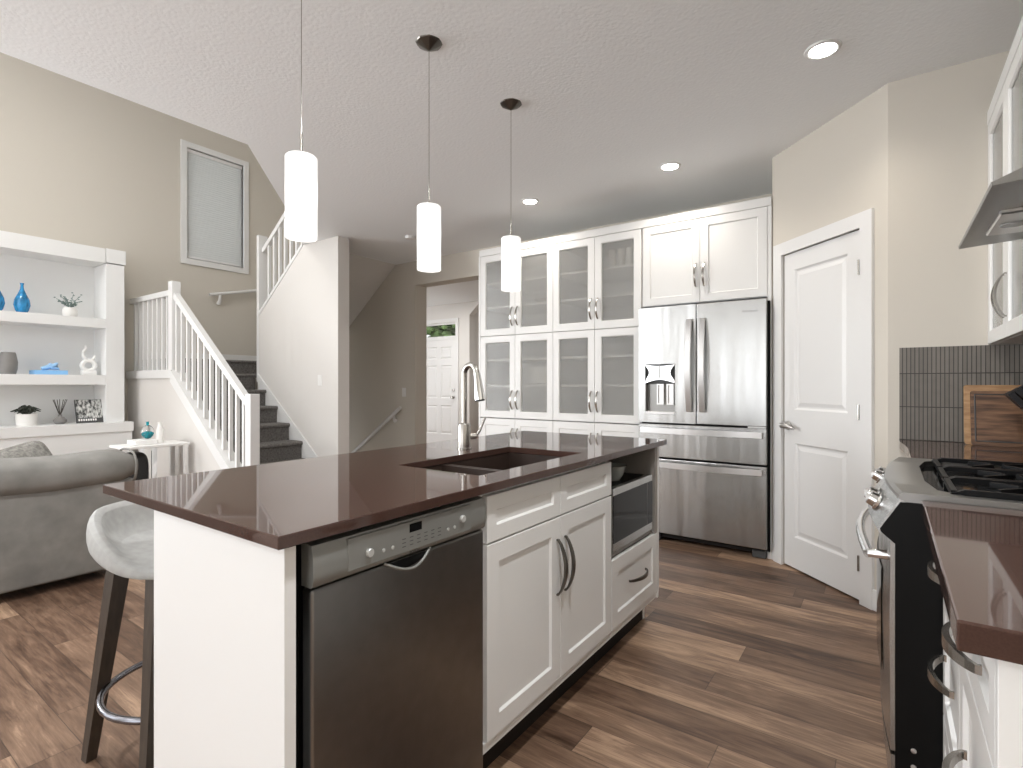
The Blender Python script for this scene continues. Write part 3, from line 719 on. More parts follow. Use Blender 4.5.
# pocket handle: a lip that bows down out of the top of the door
m = MB(fi0); pts = []
hu0, hu1 = .815, .965
pts = [(hu0 + (hu1 - hu0) * i / 14, .004 + .016 * math.sin(PI * i / 14), .786 - .028 * math.sin(PI * i / 14)) for i in range(15)]
m.tube(pts, .0035, 8).done('door_grip', 'panel_grey', dd)
m = MB(fi0); m.plate([[(hu0 + (hu1 - hu0) * i / 14, .782 - .023 * math.sin(PI * i / 14)) for i in range(15)]], .0062, .0072).done('grip_recess', 'black', dd)
MB(fi0).lathe((DWa + .004, -.055, .47), [(.012, 0), (.012, .003), (.004, .004)], 14, ax=0).done('mounting_screw', 'steel_h', dw)

# sink base cabinet: two dummy drawer fronts and two doors
SBa, SBm, SBb = 1.201, 1.621, 2.043
t = thing('sink_cabinet', 'white shaker base cabinet under the island sink with two doors and two drawer fronts', 'cabinet', (-1.25, 1.62, .12))
carcass(fi, SBa - .012, SBb + .001, .13, .650, .55, t)
MB(fi).box(SBa - .012, SBb + .001, -.02, 0, .650, .8884).done('face_rail', 'cab', t)
for (p, q, hs) in ((SBa, SBm, 1), (SBm, SBb, -1)):
    shaker(fi, p, q, .733, .872, t, 'drawer', stile=.045)
    dr = shaker(fi, p, q, .160, .730, t)
    bow_handle(fi0, (q - .024) if hs == 1 else (p + .030), .557, .19, dr, w=.006, mt='bronze')
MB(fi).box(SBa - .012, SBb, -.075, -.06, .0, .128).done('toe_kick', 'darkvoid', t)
MB(fi).box(SBa - .012, SBb, .0, .012, .13, .158).done('face_rail', 'cab', t)
# microwave cabinet
MCa, MCb = 2.046, 2.579
t = thing('microwave_cabinet', 'white island cabinet with an open microwave niche above one drawer', 'cabinet', (-1.25, 2.3, .12))
m = MB(fi).box(MCa, MCa + .014, -.55, -.001, .13, .8884).box(MCb - .035, MCb, -.55, .019, .4555, .8884).box(MCb - .014, MCb, -.55, -.001, .13, .4555)
m.box(MCa + .014, MCb - .035, -.55, -.54, .13, .8884).box(MCa + .014, MCb - .035, -.54, .0, .457, .472).box(MCa + .014, MCb - .035, -.54, 0, .13, .148)
m.done('cabinet_box', 'niche', t)
dr = shaker(fi, MCa, MCb, .160, .455, t, 'drawer', stile=.058)
bow_handle(fi0, 2.322, .318, .19, dr, vertical=False, w=.006, mt='bronze')
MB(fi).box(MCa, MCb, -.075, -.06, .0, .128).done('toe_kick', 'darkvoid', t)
MB(fi).box(MCa, MCb, .0, .012, .13, .158).done('face_rail', 'cab', t)
# microwave
mw = thing('microwave_oven', 'stainless and black glass microwave in the island niche', 'microwave', (-1.2, 2.27, .4725))
ma, mb_ = MCa + .017, 2.515
MB(fi0).box(ma, mb_, -.43, -.028, .486, .748, .004).done('microwave_body', 'black', mw)
md = MB(fi0).nest(ma, mb_, .484, .752, [(0, -.028), (0, -.004), (.002, -.002), (.004, -.002)]).done('microwave_door', 'steel', mw)
MB(fi0).box(ma + .0, mb_ - .004, -.0018, .0006, .522, .722).done('door_glass', 'blackgloss', md)
MB(fi0).box(mb_ - .075, mb_ - .072, .0006, .0012, .524, .720).done('control_seam', 'steel_dark', md)
for u in (ma + .03, mb_ - .05):
    for d_ in (-.06, -.38):
        MB(fi0).lathe((u, d_, .4727), [(.012, 0), (.012, .0135)], 12).done('foot', 'black', mw)
bw = MB(fi0).lathe((2.275, -.105, .7485), [(.001, 0), (.035, .001), (.052, .03), (.062, .065), (.070, .072), (.060, .070), (.048, .032), (.030, .006), (.001, .006)], 28)
bw.done('bowl', 'bowl', None, 'small grey bowl resting on top of the microwave in the island niche', 'bowl')

# sink: two bowls of brown composite
s_ = thing('kitchen_sink', 'dark brown double bowl sink set into the island worktop', 'sink', (-1.2, 1.6, .66))
def bowl_(y0, y1, nm='basin'):
    m = MB()
    x0, x1 = SK[0] - .004, SK[1] + .004
    zt, zb = .8875, .70
    outer = [(x0 - .012, y0 - .012), (x1 + .012, y0 - .012), (x1 + .012, y1 + .012), (x0 - .012, y1 + .012)]
    rings = []
    def ring(k, z): return [(x0 + k, y0 + k, z), (x1 - k, y0 + k, z), (x1 - k, y1 - k, z), (x0 + k, y1 - k, z)]
    m.loft([ring(-.012, zb - .01), ring(-.012, zt if False else zt), ring(0, zt), ring(.006, zb + .015), ring(.02, zb)], cap=True)
    o = m.done(nm, 'sink', s_)
    MB().lathe(((x0 + x1) / 2, (y0 + y1) / 2, zb + .0005), [(.042, 0), (.042, .002), (.030, .003), (.028, .001), (.001, .001)], 20).done('drain', 'steel_h', o)
bowl_(SK[2] + .0, 1.49); bowl_(1.522, SK[3] - .0)
MB().box(SK[0] - .005, SK[1] + .005, 1.488, 1.524, .84, .866, .006, 2).done('bowl_divider', 'sink', s_)
# faucet
fa = thing('kitchen_faucet', 'tall stainless pull-down gooseneck faucet behind the island sink', 'faucet', (-1.50, 1.755, .9145))
FXx, FYy = -1.50, 1.755
MB().lathe((FXx, FYy, .9145), [(.031, 0), (.031, .004), (.0275, .006), (.0275, .105), (.025, .110), (.014, .112)], 24).done('faucet_base', 'nickel', fa)
pts = [(FXx, FYy, 1.02), (FXx, FYy, 1.10), (FXx, FYy, 1.22)]
R_ = .038
for i in range(1, 13):
    t_ = PI * i / 12 * .92; pts.append((FXx + R_ - R_ * math.cos(t_), FYy - .006 * i / 12, 1.232 + R_ * 1.15 * math.sin(t_)))
MB().tube(pts, .0125, 12).done('spout', 'nickel', fa)
e_ = Vector(pts[-1])
MB().tube([e_, e_ + Vector((.006, 0, -.03)), e_ + Vector((.014, 0, -.09)), e_ + Vector((.017, 0, -.115))], [.014, .016, .022, .024], 16).done('spray_head', 'chrome', fa)
MB().tube([e_ + Vector((.017, 0, -.113)), e_ + Vector((.018, 0, -.120))], [.021, .020], 16).done('spray_nozzle', 'black', fa)
MB().tube([(FXx + .01, FYy + .02, .965), (FXx + .02, FYy + .055, .965)], .013, 12).done('lever_hub', 'steel_h', fa)
MB().tube([(FXx + .02, FYy + .05, .965), (FXx + .03, FYy + .07, .99), (FXx + .035, FYy + .10, 1.045)], [.008, .006, .006], 10).done('lever', 'nickel', fa)

# ------------------------------------------------------------------ bar stool
st = thing('bar_stool', 'low-backed pale grey upholstered stool with dark wood legs tucked behind the island', 'stool', (-1.93, .80, 0))
def shell():
    m = MB(); cx, cy = -1.895, .80
    a, b_ = .250, .235
    # outer bowl then inner hollow; rim rises to the back (-x) and drops to the front
    def rim(t):
        back = (1 - math.cos(t - 0)) / 2     # 0 at +x, 1 at -x
        return .665 + .135 * smoothstep(back * 1.35 - .15)
    def ring(k, base, fr_rim, off=0):
        r = []
        for j in range(40):
            t = 2 * PI * j / 40
            f = lambda v: math.copysign(abs(v) ** .82, v)
            z = base + (rim(t) - base) * fr_rim + off
            lean = 1 + .06 * fr_rim * (1 - math.cos(t)) / 2
            r.append((cx + a * k * f(math.cos(t)) * lean, cy + b_ * k * f(math.sin(t)) * lean, z))
        return r
    rings = [ring(.05, .622, 0), ring(.55, .622, 0), ring(.80, .627, .02), ring(.95, .636, .18), ring(1.02, .62, .45), ring(1.02, .60, .75), ring(.99, .60, .93), ring(.93, .60, 1.0),
             ring(.86, .60, .95), ring(.80, .665, .45, .0), ring(.70, .675, .12), ring(.45, .678, 0), ring(.04, .67, 0)]
    m.loft(rings); m.smooth = True
    return m.done('seat', 'stool', st)
seat = shell()
sm = seat.modifiers.new('sub', 'SUBSURF'); sm.levels = 1; sm.render_levels = 1
for (fx, fy, tx, ty) in ((-2.075, .595, -2.03, .665), (-1.690, .615, -1.775, .68), (-2.09, .985, -2.05, .93), (-1.735, .99, -1.80, .93)):
    MB().tube([(fx, fy, 0), (tx, ty, .632)], [.8, 1.3], sq=((1, .15, 0), .019, .019)).done('leg', 'wenge', st)
rp = [(-1.89 + .222 * math.cos(2 * PI * k / 40), .80 + .222 * math.sin(2 * PI * k / 40), .225) for k in range(40)]
MB().tube(rp, .0105, 10, closed=True).done('footrest_ring', 'blue_steel', st)

# ------------------------------------------------------------------ pendants
PX = -1.697
pend = None
for k, (py, lab) in enumerate(((1.10, 'white opal glass cylinder pendant nearest the camera, leftmost of three over the island'), (1.741, 'white opal glass cylinder pendant over the middle of the island'),
                               (2.381, 'white opal glass cylinder pendant in front of the cabinet wall, farthest over the island'))):
    if pend is None:
        t = thing('pendant_lamp', lab, 'lamp', (PX, py, 1.711), 'pendants over the island'); pend = t
        z0 = 1.711
        MB().lathe((PX, py, z0), [(.001, .290), (.05, .290), (.054, .285), (.054, 0), (.050, 0), (.050, .280), (.001, .282)][::-1], 32).done('lamp_shade', 'shade', t)
        MB().lathe((PX, py, z0 + .012), [(.001, 0), (.0495, 0), (.0495, .002), (.001, .002)], 32).done('diffuser', 'shade', t)
        MB().lathe((PX, py, z0 + .2905), [(.018, 0), (.018, .004), (.008, .006), (.0045, .008), (.0045, .085), (.002, .088)], 14).done('stem', 'nickel', t)
        MB().lathe((PX, py, z0 + .375), [(.0016, 0), (.0016, CE - z0 - .375 - .02)], 8).done('cable', 'nickel', t)
        m = MB(); rings = []
        for r_, z_ in ((.004, -.034), (.012, -.030), (.030, -.020), (.058, -.004), (.061, 0)):
            rings.append([(PX + r_ * (1 - .04 * (j % 2)) * math.cos(2 * PI * j / 16), py + r_ * (1 - .04 * (j % 2)) * math.sin(2 * PI * j / 16), CE + z_) for j in range(16)])
        m.loft(rings).done('canopy', 'bronze', t)
    else:
        dup(pend, (PX, py, 1.711), lab)
for k, (x, y, lab) in enumerate(((-.247, 2.824, 'round recessed ceiling light in front of the pantry door'), (-1.262, 3.55, 'round recessed ceiling light in front of the refrigerator cabinet'),
                                 (-2.45, 3.68, 'round recessed ceiling light in front of the glass cabinets'))):
    y = (2.824, 3.712, 3.737)[k]; x = (-.247, -1.262, -2.466)[k]
    if k == 0:
        t = thing('recessed_light', lab, 'light', (x, y, CE - .012), 'recessed ceiling lights'); rl = t
        MB().lathe((x, y, CE - .010), [(.056, .0095), (.056, .003), (.062, 0), (.074, .004), (.076, .0095)][::-1], 32).done('trim_ring', 'trim', t)
        MB().lathe((x, y, CE - .0075), [(.001, 0), (.0555, 0), (.0555, .004), (.001, .004)], 32).done('lens', 'downlight', t)
    else: dup(rl, (x, y, CE - .012), lab)
    l = bpy.data.lights.new('recessed_lamp', 'SPOT'); l.energy = 17; l.spot_size = 2.5; l.spot_blend = .8; l.shadow_soft_size = .05; l.color = (1, .93, .84)
    lo = bpy.data.objects.new('recessed_lamp', l); COL.objects.link(lo); lo.location = (x, y, CE - .02)
MB().lathe((-4.07, 3.90, CE), [(.05, 0), (.055, -.01), (.05, -.03), (.01, -.034)], 20).done('smoke_detector', 'plastic', None, 'small white smoke detector on the ceiling near the stairs', 'smoke detector')

# ------------------------------------------------------------------ staircase and balustrades
sr = thing('staircase', 'grey carpeted staircase rising to the landing between two walls', 'staircase', (-5.5, 3.0, 0))
RX = [-4.785 - .2445 * i for i in range(7)]      # nosing x
for i in range(6):
    z1 = .188 * (i + 1); x0 = RX[i]
    m = MB(Fr((0, 2.615, 0), (1, 0, 0), (0, 1, 0)))
    x1 = x0 - .2445 - .02
    prof = [(x0 - .025, max(0, z1 - .188 - .02)), (x0 - .025, z1 - .045), (x0 - .004, z1 - .036), (x0, z1 - .018), (x0 - .008, z1 - .003), (x0 - .025, z1), (x1, z1), (x1, max(0, z1 - .188 - .02))]
    m.loft([[(a, d_, z_) for a, z_ in prof] for d_ in (0, .833)]); m.done('step', 'carpet', sr)
m = MB(Fr((0, 2.615, 0), (1, 0, 0), (0, 1, 0)))
z1 = 1.318; x0 = RX[6]
prof = [(x0 - .025, z1 - .2), (x0 - .025, z1 - .045), (x0, z1 - .018), (x0 - .008, z1 - .003), (x0 - .025, z1), (-6.46, z1), (-6.46, z1 - .2)]
m.loft([[(a, d_, z_) for a, z_ in prof] for d_ in (0, .833)]).done('step', 'carpet', sr)
m = MB(Fr((0, 2.615, 0), (1, 0, 0), (0, 1, 0))); x0 = -6.43; z1 = 1.485
prof = [(x0 - .025, z1 - .2), (x0 - .025, z1 - .045), (x0, z1 - .018), (x0 - .008, z1 - .003), (x0 - .025, z1), (XL + .016, z1), (XL + .016, z1 - .2)]
m.loft([[(a, d_, z_) for a, z_ in prof] for d_ in (0, 2.1)]).done('landing', 'carpet', sr)
m = MB(Fr((0, 3.432, 0), (1, 0, 0), (0, 1, 0)))
sk = lambda X: .19 + .765 * (-4.785 - X)
m.plate([[(-4.68, 0), (-4.68, sk(-4.68) + .045), (-6.2, sk(-6.2) + .045), (-6.2, sk(-6.2) - .25), (-4.95, 0)]], .0175, .004).done('skirt_board', 'trim', sr)
struct(MB(fl).box(2.63, 4.72, .0005, .014, 1.486, 1.60, .002), 'baseboard_landing', 'trim')

br = thing('stair_balustrade', 'white painted balustrade of newels, handrail and square spindles on the near side of the stairs', 'railing', (-5.5, 2.56, 0))
fb2 = Fr((0, 2.555, 0), (1, 0, 0), (0, 1, 0))
def newel(x, z0, z1, w=.045, fr=fb2, parent=br):
    MB(fr).box(x - w, x + w, -w, w, z0, z1, .004).done('newel_post', 'trim', parent)
newel(-4.70, .0, 1.105)
newel(-6.285, KN(-6.24) + .001, 2.30)
def rail(p, q, fr, parent, w=.028, h=.03, nm='handrail'):
    MB(fr).tube([(p[0], 0, p[1]), (q[0], 0, q[1])], 1, sq=((0, 1, 0), w, h)).done(nm, 'trim', parent)
RZ = lambda X: 1.075 + .757 * (-4.83 - X)
rail((-4.74, RZ(-4.74)), (-6.245, RZ(-6.245)), fb2, br)
rail((-6.325, 2.185), (XL + .002, 2.185), fb2, br)
NB = 12
for i in range(NB):
    x = -4.745 - (i + .75) * (1.50 / NB)
    MB(fb2).plate([[(x - .016, KN(x - .016)), (x + .016, KN(x + .016)), (x + .016, RZ(x + .016) - .034), (x - .016, RZ(x - .016) - .034)]], -.016, .016).done('baluster', 'trim', br)
for i in range(8):
    x = -6.44 - i * .125
    MB(fb2).box(x - .016, x + .016, -.016, .016, KN(-6.24) + .001, 2.156).done('baluster', 'trim', br)
ur = thing('upper_balustrade', 'white painted balustrade on the divider wall of the upper flight, behind the first pendant', 'railing', (-5.7, 3.52, 1.3))
fu = Fr((0, 3.52, 0), (1, 0, 0), (0, 1, 0))
MB(fu).box(-6.255, -6.203, -.07, .045, 1.22, 3.00, .003).done('newel_post', 'trim', ur)
UC = lambda X: 2.10 + .78 * (X + 6.12)
UR = lambda X: 2.90 + .745 * (X + 6.12)
MB(fu).plate([[(-6.20, UC(-6.20) - .02), (-5.30, UC(-5.30) - .02), (-5.30, UC(-5.30) + .022), (-6.20, UC(-6.20) + .022)]], -.078, .078).done('wall_cap', 'trim', ur)
rail((-6.2, UR(-6.2) - .03), (-4.9, UR(-4.9) - .03), fu, ur, .03, .026)
for i in range(8):
    x = -6.09 + i * .115
    MB(fu).plate([[(x - .016, UC(x) + .021), (x + .016, UC(x) + .022), (x + .016, UR(x + .016) - .06), (x - .016, UR(x - .016) - .06)]], -.016, .016).done('baluster', 'trim', ur)
# wall handrails
hr = thing('wall_handrail', 'white handrail on brackets fixed to the wall under the high window', 'handrail', (XL + .06, 3.7, 2.4))
MB().tube([(XL + .062, 3.42, 2.385), (XL + .062, 4.15, 2.55), (XL + .062, 4.6, 2.65)], .021, 12).done('rail', 'trim', hr)
def bracket(x, y, z, parent, dx, dy):
    MB().tube([(x + dx * .0, y + dy * .0, z - .01), (x - dx * .012, y - dy * .012, z - .08), (x - dx * .045, y - dy * .045, z - .13)], [.018, .020, .027], 12).done('bracket', 'plastic', parent)
bracket(XL + .062, 3.56, 2.41, hr, 1, 0)
h2 = thing('basement_handrail', 'white handrail sloping down the dark wall of the basement stairs', 'handrail', (-5.5, 4.67, .6))
MB().tube([(-5.05, 4.665, .895), (-5.85, 4.665, .345), (-7.0, 4.665, -.45)], .023, 12).done('rail', 'trim', h2)
MB().tube([(-5.17, 4.665, .80), (-5.19, 4.69, .74), (-5.20, 4.718, .72)], [.018, .02, .028], 12).done('bracket', 'trim', h2)
def plate_(name, lab, cat, fr, u, z, rocker=True):
    t = thing(name, lab, cat, fr(u, 0, z))
    MB(fr).box(u - .035, u + .035, .0005, .006, z - .057, z + .057, .002).done('face_plate', 'plastic', t)
    MB(fr).box(u - .016, u + .016, .006, .009, z - .033, z + .033, .001).done('rocker', 'plastic', t)
plate_('light_switch', 'white light switch on the pale divider wall beside the stairs', 'switch', Fr((0, 3.45, 0), (1, 0, 0), (0, -1, 0)), -4.98, 1.235)
plate_('light_switch', 'white light switch on the dark wall above the basement handrail', 'switch', Fr((0, 4.73, 0), (1, 0, 0), (0, -1, 0)), -5.05, 1.09)

# ------------------------------------------------------------------ built-in bookcase
bc = thing('built_in_bookcase', 'white built-in bookcase with thick floating shelves on the living room wall', 'bookcase', (-7.2, 1.3, 0))
BXF = -7.05
fz = Fr((0, 0, 0), (1, 0, 0), (0, 1, 0))
MB().box(XL + .002, XL + .02, -.35, 2.35, .77, 2.69).done('back_panel', 'shelfpaint', bc)
MB().box(XL + .02, BXF, 2.176, 2.35, .77, 2.53, .002).done('side_pillar', 'shelfpaint', bc)
MB().box(XL + .02, BXF + .012, 2.176, 2.36, 2.54, 2.695, .002).done('pillar_block', 'shelfpaint', bc)
MB().box(XL + .02, BXF, -.35, -.18, .77, 2.69, .002).done('side_pillar', 'shelfpaint', bc)
MB().box(XL + .02, BXF + .008, -.18, 2.170, 2.53, 2.69, .002).done('top_beam', 'shelfpaint', bc)
MB().box(XL + .02, BXF, -.18, 2.1755, 1.81, 1.913, .002).done('shelf', 'shelfpaint', bc)
MB().box(XL + .02, BXF, -.18, 2.1755, 1.187, 1.293, .002).done('shelf', 'shelfpaint', bc)
MB().box(XL + .002, -6.96, -.40, 2.41, .665, .769, .002).done('counter', 'shelfpaint', bc)
MB().box(XL + .002, -6.975, -.38, 2.40, 0.0, .664, .002).done('base', 'shelfpaint', bc)
def py_on(px, X):   # y of the shelf point seen at picture column px
    a_ = (px - 511.5) / 530; th = math.atan(377 / 530); C_, S_ = math.cos(th), math.sin(th)
    return X / (a_ * C_ - S_) * (a_ * S_ + C_)
S1, S2, S3 = 1.9135, 1.2935, .7695
IXc = -7.20
def vase(y, lab):
    prof = [(.001, 0), (.04, 0), (.062, .03), (.078, .085), (.070, .14), (.040, .20), (.018, .25), (.014, .285), (.020, .31), (.014, .31), (.009, .28), (.001, .27)]
    MB().lathe((IXc, y, S1), [(r * .85, h) for r, h in prof], 24).done('glass_vase', 'blueglass', None, lab, 'vase', 'blue glass vases on the top shelf', at=(IXc, y, S1))
vase(py_on(-4, IXc), 'blue glass vase on the top shelf, cut by the left edge of the photo')
vase(py_on(22, IXc), 'blue glass vase on the top shelf, nearer the white pot of sprigs')
y = py_on(70, IXc)
t = thing('sprig_pot', 'small white pot of grey-green sprigs on the top bookcase shelf', 'plant', (IXc, y, S1))
MB().lathe((IXc, y, S1), [(.001, 0), (.048, 0), (.068, .03), (.068, .075), (.052, .105), (.045, .105), (.055, .07), (.001, .06)], 20).done('pot', 'pot', t)
m = MB()
for k in range(16):
    an = random.uniform(0, 2 * PI); ln = random.uniform(.05, .12); tip = Vector((IXc + math.cos(an) * ln, y + math.sin(an) * ln, S1 + .1 + random.uniform(.05, .15)))
    bs = Vector((IXc, y, S1 + .09)); m.tube([bs, (bs + tip) / 2 + Vector((0, 0, .02)), tip], .0025, 5)
    for q in range(5):
        p = bs.lerp(tip, .4 + .15 * q) + Vector((random.uniform(-.012, .012), random.uniform(-.012, .012), random.uniform(0, .014)))
        m.ellip(p, (.008, .010, .006), 1, 6, 4)
m.done('sprigs', 'sprig', t)
y = py_on(8, IXc)
item_lathe('grey_vase', 'dark grey tapered vase on the middle bookcase shelf', 'vase', IXc, y, S2, [(.001, 0), (.06, 0), (.072, .05), (.075, .12), (.062, .20), (.055, .22), (.048, .22), (.055, .2), (.06, .02), (.001, .02)], 'greyvase')
y = py_on(50, IXc)
MB().box(IXc - .10, IXc + .10, y - .145, y + .125, S2, S2 + .045, .003).done('blue_book', 'bluebook', None, 'blue covered book lying flat on the middle bookcase shelf', 'book')
m = MB(); zc = S2 + .0455
m.tube([(IXc, y - .07, zc + .016), (IXc, y - .02, zc + .03), (IXc + .01, y + .03, zc + .05), (IXc, y + .06, zc + .075)], [.018, .026, .022, .012], 10)
m.tube([(IXc + .01, y - .04, zc + .02), (IXc + .01, y + .0, zc + .06), (IXc - .01, y + .05, zc + .05), (IXc, y + .065, zc + .02), (IXc + .02, y + .0, zc + .02)], [.015, .018, .018, .018, .012], 10)
m.done('knot_ornament', 'bluestat', None, 'pale blue knotted ornament on top of the blue book', 'ornament')
y = py_on(88.5, IXc)
m = MB()
m.box(IXc - .035, IXc + .035, y - .065, y + .065, S2, S2 + .05, .006, 2)
m.tube([(IXc, y + .058 * math.cos(2 * PI * k / 24), S2 + .105 + .055 * math.sin(2 * PI * k / 24)) for k in range(24)], .022, 10, closed=True)
m.tube([(IXc, y - .01, S2 + .155), (IXc, y - .045, S2 + .20), (IXc, y - .05, S2 + .25), (IXc, y - .02, S2 + .29), (IXc, y - .03, S2 + .325)], [.020, .017, .015, .013, .008], 10)
m.tube([(IXc, y + .02, S2 + .155), (IXc, y + .05, S2 + .19), (IXc, y + .055, S2 + .22)], [.018, .014, .008], 10)
m.done('abstract_sculpture', 'white_soft', None, 'white looped abstract sculpture at the right end of the middle bookcase shelf', 'sculpture', smooth=True)
y = py_on(26.5, IXc)
t = thing('succulent_pot', 'dark leafy succulent in a white cylinder pot on the bookcase counter', 'plant', (IXc, y, S3))
MB().lathe((IXc, y, S3), [(.001, 0), (.080, 0), (.088, .12), (.080, .12), (.074, .10), (.001, .10)], 24).done('pot', 'pot', t)
m = MB()
for k in range(46):
    an = random.uniform(0, 2 * PI); ln = random.uniform(.03, .13); zt = .15 + .05 * random.random() - ln * .25
    m.tube([(IXc, y, S3 + .10), (IXc + .6 * ln * math.cos(an), y + .6 * ln * math.sin(an), S3 + zt + .02), (IXc + ln * math.cos(an), y + ln * math.sin(an), S3 + zt)], [.006, .013, .003], 6)
m.done('leaves', 'leaf', t)
y = py_on(60, IXc)
t = thing('reed_diffuser', 'glass reed diffuser with dark sticks on the bookcase counter', 'diffuser', (IXc, y, S3))
MB().lathe((IXc, y, S3), [(.001, 0), (.035, 0), (.056, .02), (.058, .04), (.04, .068), (.018, .08), (.016, .1), (.013, .1), (.001, .085)], 20).done('bottle', 'greyvase', t)
m = MB()
for k in range(7):
    an = 2 * PI * k / 7 + .3; m.tube([(IXc, y, S3 + .08), (IXc + .045 * math.cos(an), y + .06 * math.sin(an), S3 + .26)], .0032, 6)
m.done('reeds', 'reed', t)
# black and white photo book leaning on the back panel
ya, yb = py_on(77, -7.12), py_on(104, -7.12)
t = thing('photo_book', 'black and white picture book leaning at the right end of the bookcase counter', 'book', (-7.12, (ya + yb) / 2, S3))
tilt = .30
Fb = lambda h, d_: (-7.12 - h * math.sin(tilt) + d_ * math.cos(tilt), S3 + .001 + h * math.cos(tilt) + d_ * math.sin(tilt))
m = MB(); H_ = .265
for (q0, q1, da, db, nm, mt_) in ((ya, yb, -.022, 0, 'cover', 'ink'),):
    ring = lambda yy: [(Fb(0, da)[0], yy, Fb(0, da)[1] + .007), (Fb(0, db)[0], yy, Fb(0, db)[1]), (Fb(H_, db)[0], yy, Fb(H_, db)[1]), (Fb(H_, da)[0], yy, Fb(H_, da)[1])]
    MB().loft([ring(q0), ring(q1)]).done(nm, mt_, t)
def on_cover(h0, h1, y0, y1, nm, mt_):
    r = lambda yy: [(Fb(h0, .0005)[0], yy, Fb(h0, .0005)[1]), (Fb(h0, .0015)[0], yy, Fb(h0, .0015)[1]), (Fb(h1, .0015)[0], yy, Fb(h1, .0015)[1]), (Fb(h1, .0005)[0], yy, Fb(h1, .0005)[1])]
    return MB().loft([r(y0), r(y1)]).done(nm, mt_, t)
on_cover(.055, H_ - .002, ya + .004, yb - .006, 'cover_photo', 'photo')
for k in range(8):
    on_cover(.024, .046, ya + .015 + k * .021, ya + .029 + k * .021, 'cover_title', 'white_soft')

# ------------------------------------------------------------------ side table and the things on it
tb = thing('side_table', 'white topped side table with chrome legs beside the sofa', 'table', (-5.9, 2.2, 0))
MB().box(-6.08, -5.72, 1.90, 2.47, .585, .61, .004).done('table_top', 'white_soft', tb)
for (x, y) in ((-5.75, 2.16), (-5.75, 2.44), (-6.05, 2.16), (-6.05, 2.44)):
    MB().box(x - .008, x + .008, y - .022, y + .022, .0, .5849).done('leg', 'chrome', tb)
bk = MB().ellip((-6.0, 2.08, .30), (.13, .10, .23), .5).done('floor_basket', 'bag', None, 'black patterned basket standing under the white side table', 'basket')
t = thing('glass_ornament', 'clear glass ornament with teal liquid on the side table', 'ornament', (-5.93, 2.17, .655))
MB().ellip((-5.93, 2.17, .725), (.055, .055, .068), 1).done('glass_body', 'clear', t)
MB().ellip((-5.93, 2.17, .700), (.045, .045, .032), 1).done('liquid', 'teal', t)
MB().lathe((-5.93, 2.17, .79), [(.012, 0), (.012, .03), (.02, .035), (.001, .037)], 12).done('stopper', 'teal', t)
MB().box(-6.03, -5.83, 2.03, 2.22, .6105, .654, .006, 2).done('tray', 'white_soft', None, 'flat white tray under the teal glass ornament', 'tray')
item_lathe('white_bottle', 'slim white bottle beside the teal ornament on the side table', 'bottle', -5.88, 2.26, .6105, [(.001, 0), (.035, 0), (.036, .13), (.022, .16), (.018, .20), (.024, .205), (.001, .21)], 'pot')

# ------------------------------------------------------------------ sofa
sf = thing('sofa', 'grey chenille sofa seen from behind with a rolled back cushion', 'sofa', (-4.4, .1, 0))
SB = -3.905
MB().box(SB - .20, SB, -1.15, 1.36, .055, .60, .02, 3).done('back_frame', 'sofa', sf, smooth=True)
MB().box(SB - .98, SB - .201, -1.15, 1.36, .055, .32, .03, 3).done('seat_base', 'sofa', sf, smooth=True)
MB().box(SB - .96, SB - .205, 1.12, 1.365, .321, .57, .05, 4).done('arm', 'sofa', sf, smooth=True)
MB().box(SB - .96, SB - .205, -1.15, -.92, .321, .57, .05, 4).done('arm', 'sofa', sf, smooth=True)
for y0, y1 in ((-.915, .095), (.105, 1.115)):
    MB().box(SB - .97, SB - .23, y0, y1, .321, .46, .04, 4).done('seat_cushion', 'sofa', sf, smooth=True)
m = MB(); rings = []
for i in range(29):
    s_ = i / 28; y = -1.17 + (1.385 + 1.17) * s_
    e = min(1, min(s_, 1 - s_) * 28 / 1.6); k = .55 + .45 * math.sqrt(max(0, 1 - (1 - e) ** 2)); wv = .006 * math.sin(9 * s_ * PI)
    ring = []
    for j in range(20):
        t_ = 2 * PI * j / 20; f = lambda v: math.copysign(abs(v) ** .75, v)
        ring.append((SB - .105 + .150 * k * f(math.cos(t_)), y, .672 + wv + .105 * k * f(math.sin(t_))))
    rings.append(ring)
m.loft(rings).done('back_cushion', 'sofa', sf, smooth=True)
m = MB(); m.smooth = True
m.tube([(SB - .105 + .151 * math.copysign(abs(math.cos(2 * PI * k / 24)) ** .75, math.cos(2 * PI * k / 24)), 1.350, .672 + .104 * math.copysign(abs(math.sin(2 * PI * k / 24)) ** .75, math.sin(2 * PI * k / 24))) for k in range(24)], .007, 6, closed=True).done('piping', 'sofa', sf)
for (x, y) in ((SB - .08, 1.28), (SB - .08, -1.05), (SB - .88, 1.28), (SB - .88, -1.05)):
    MB().lathe((x, y, 0), [(.022, 0), (.03, .056)], 12).done('foot', 'wenge', sf)
def cushion(name, lab, c, r, tx, tz, material):
    o = MB().ellip((0, 0, 0), r, .36, 28, 16, fn=lambda p: Vector((p.x * (1 - .65 * (max(abs(p.y) / r[1], abs(p.z) / r[2])) ** 3), p.y, p.z))).done(name, material, None, lab, 'cushion', 'cushions on the sofa', at=(0, 0, 0))
    o.location = c; o.rotation_euler = (tx, 0, tz); return o
c1 = cushion('throw_pillow', 'grey woven throw pillow tilted against the sofa back', (-4.30, .90, .66), (.055, .18, .17), .30, .05, 'pillow')
c2 = cushion('throw_pillow', 'pale blue throw pillow on the sofa at the left edge of the photo', (-4.45, .52, .70), (.06, .20, .20), -.2, .1, 'pillow2')
c1.rotation_euler = (.30, -.5, .05); c2.rotation_euler = (-.2, -.4, .1)

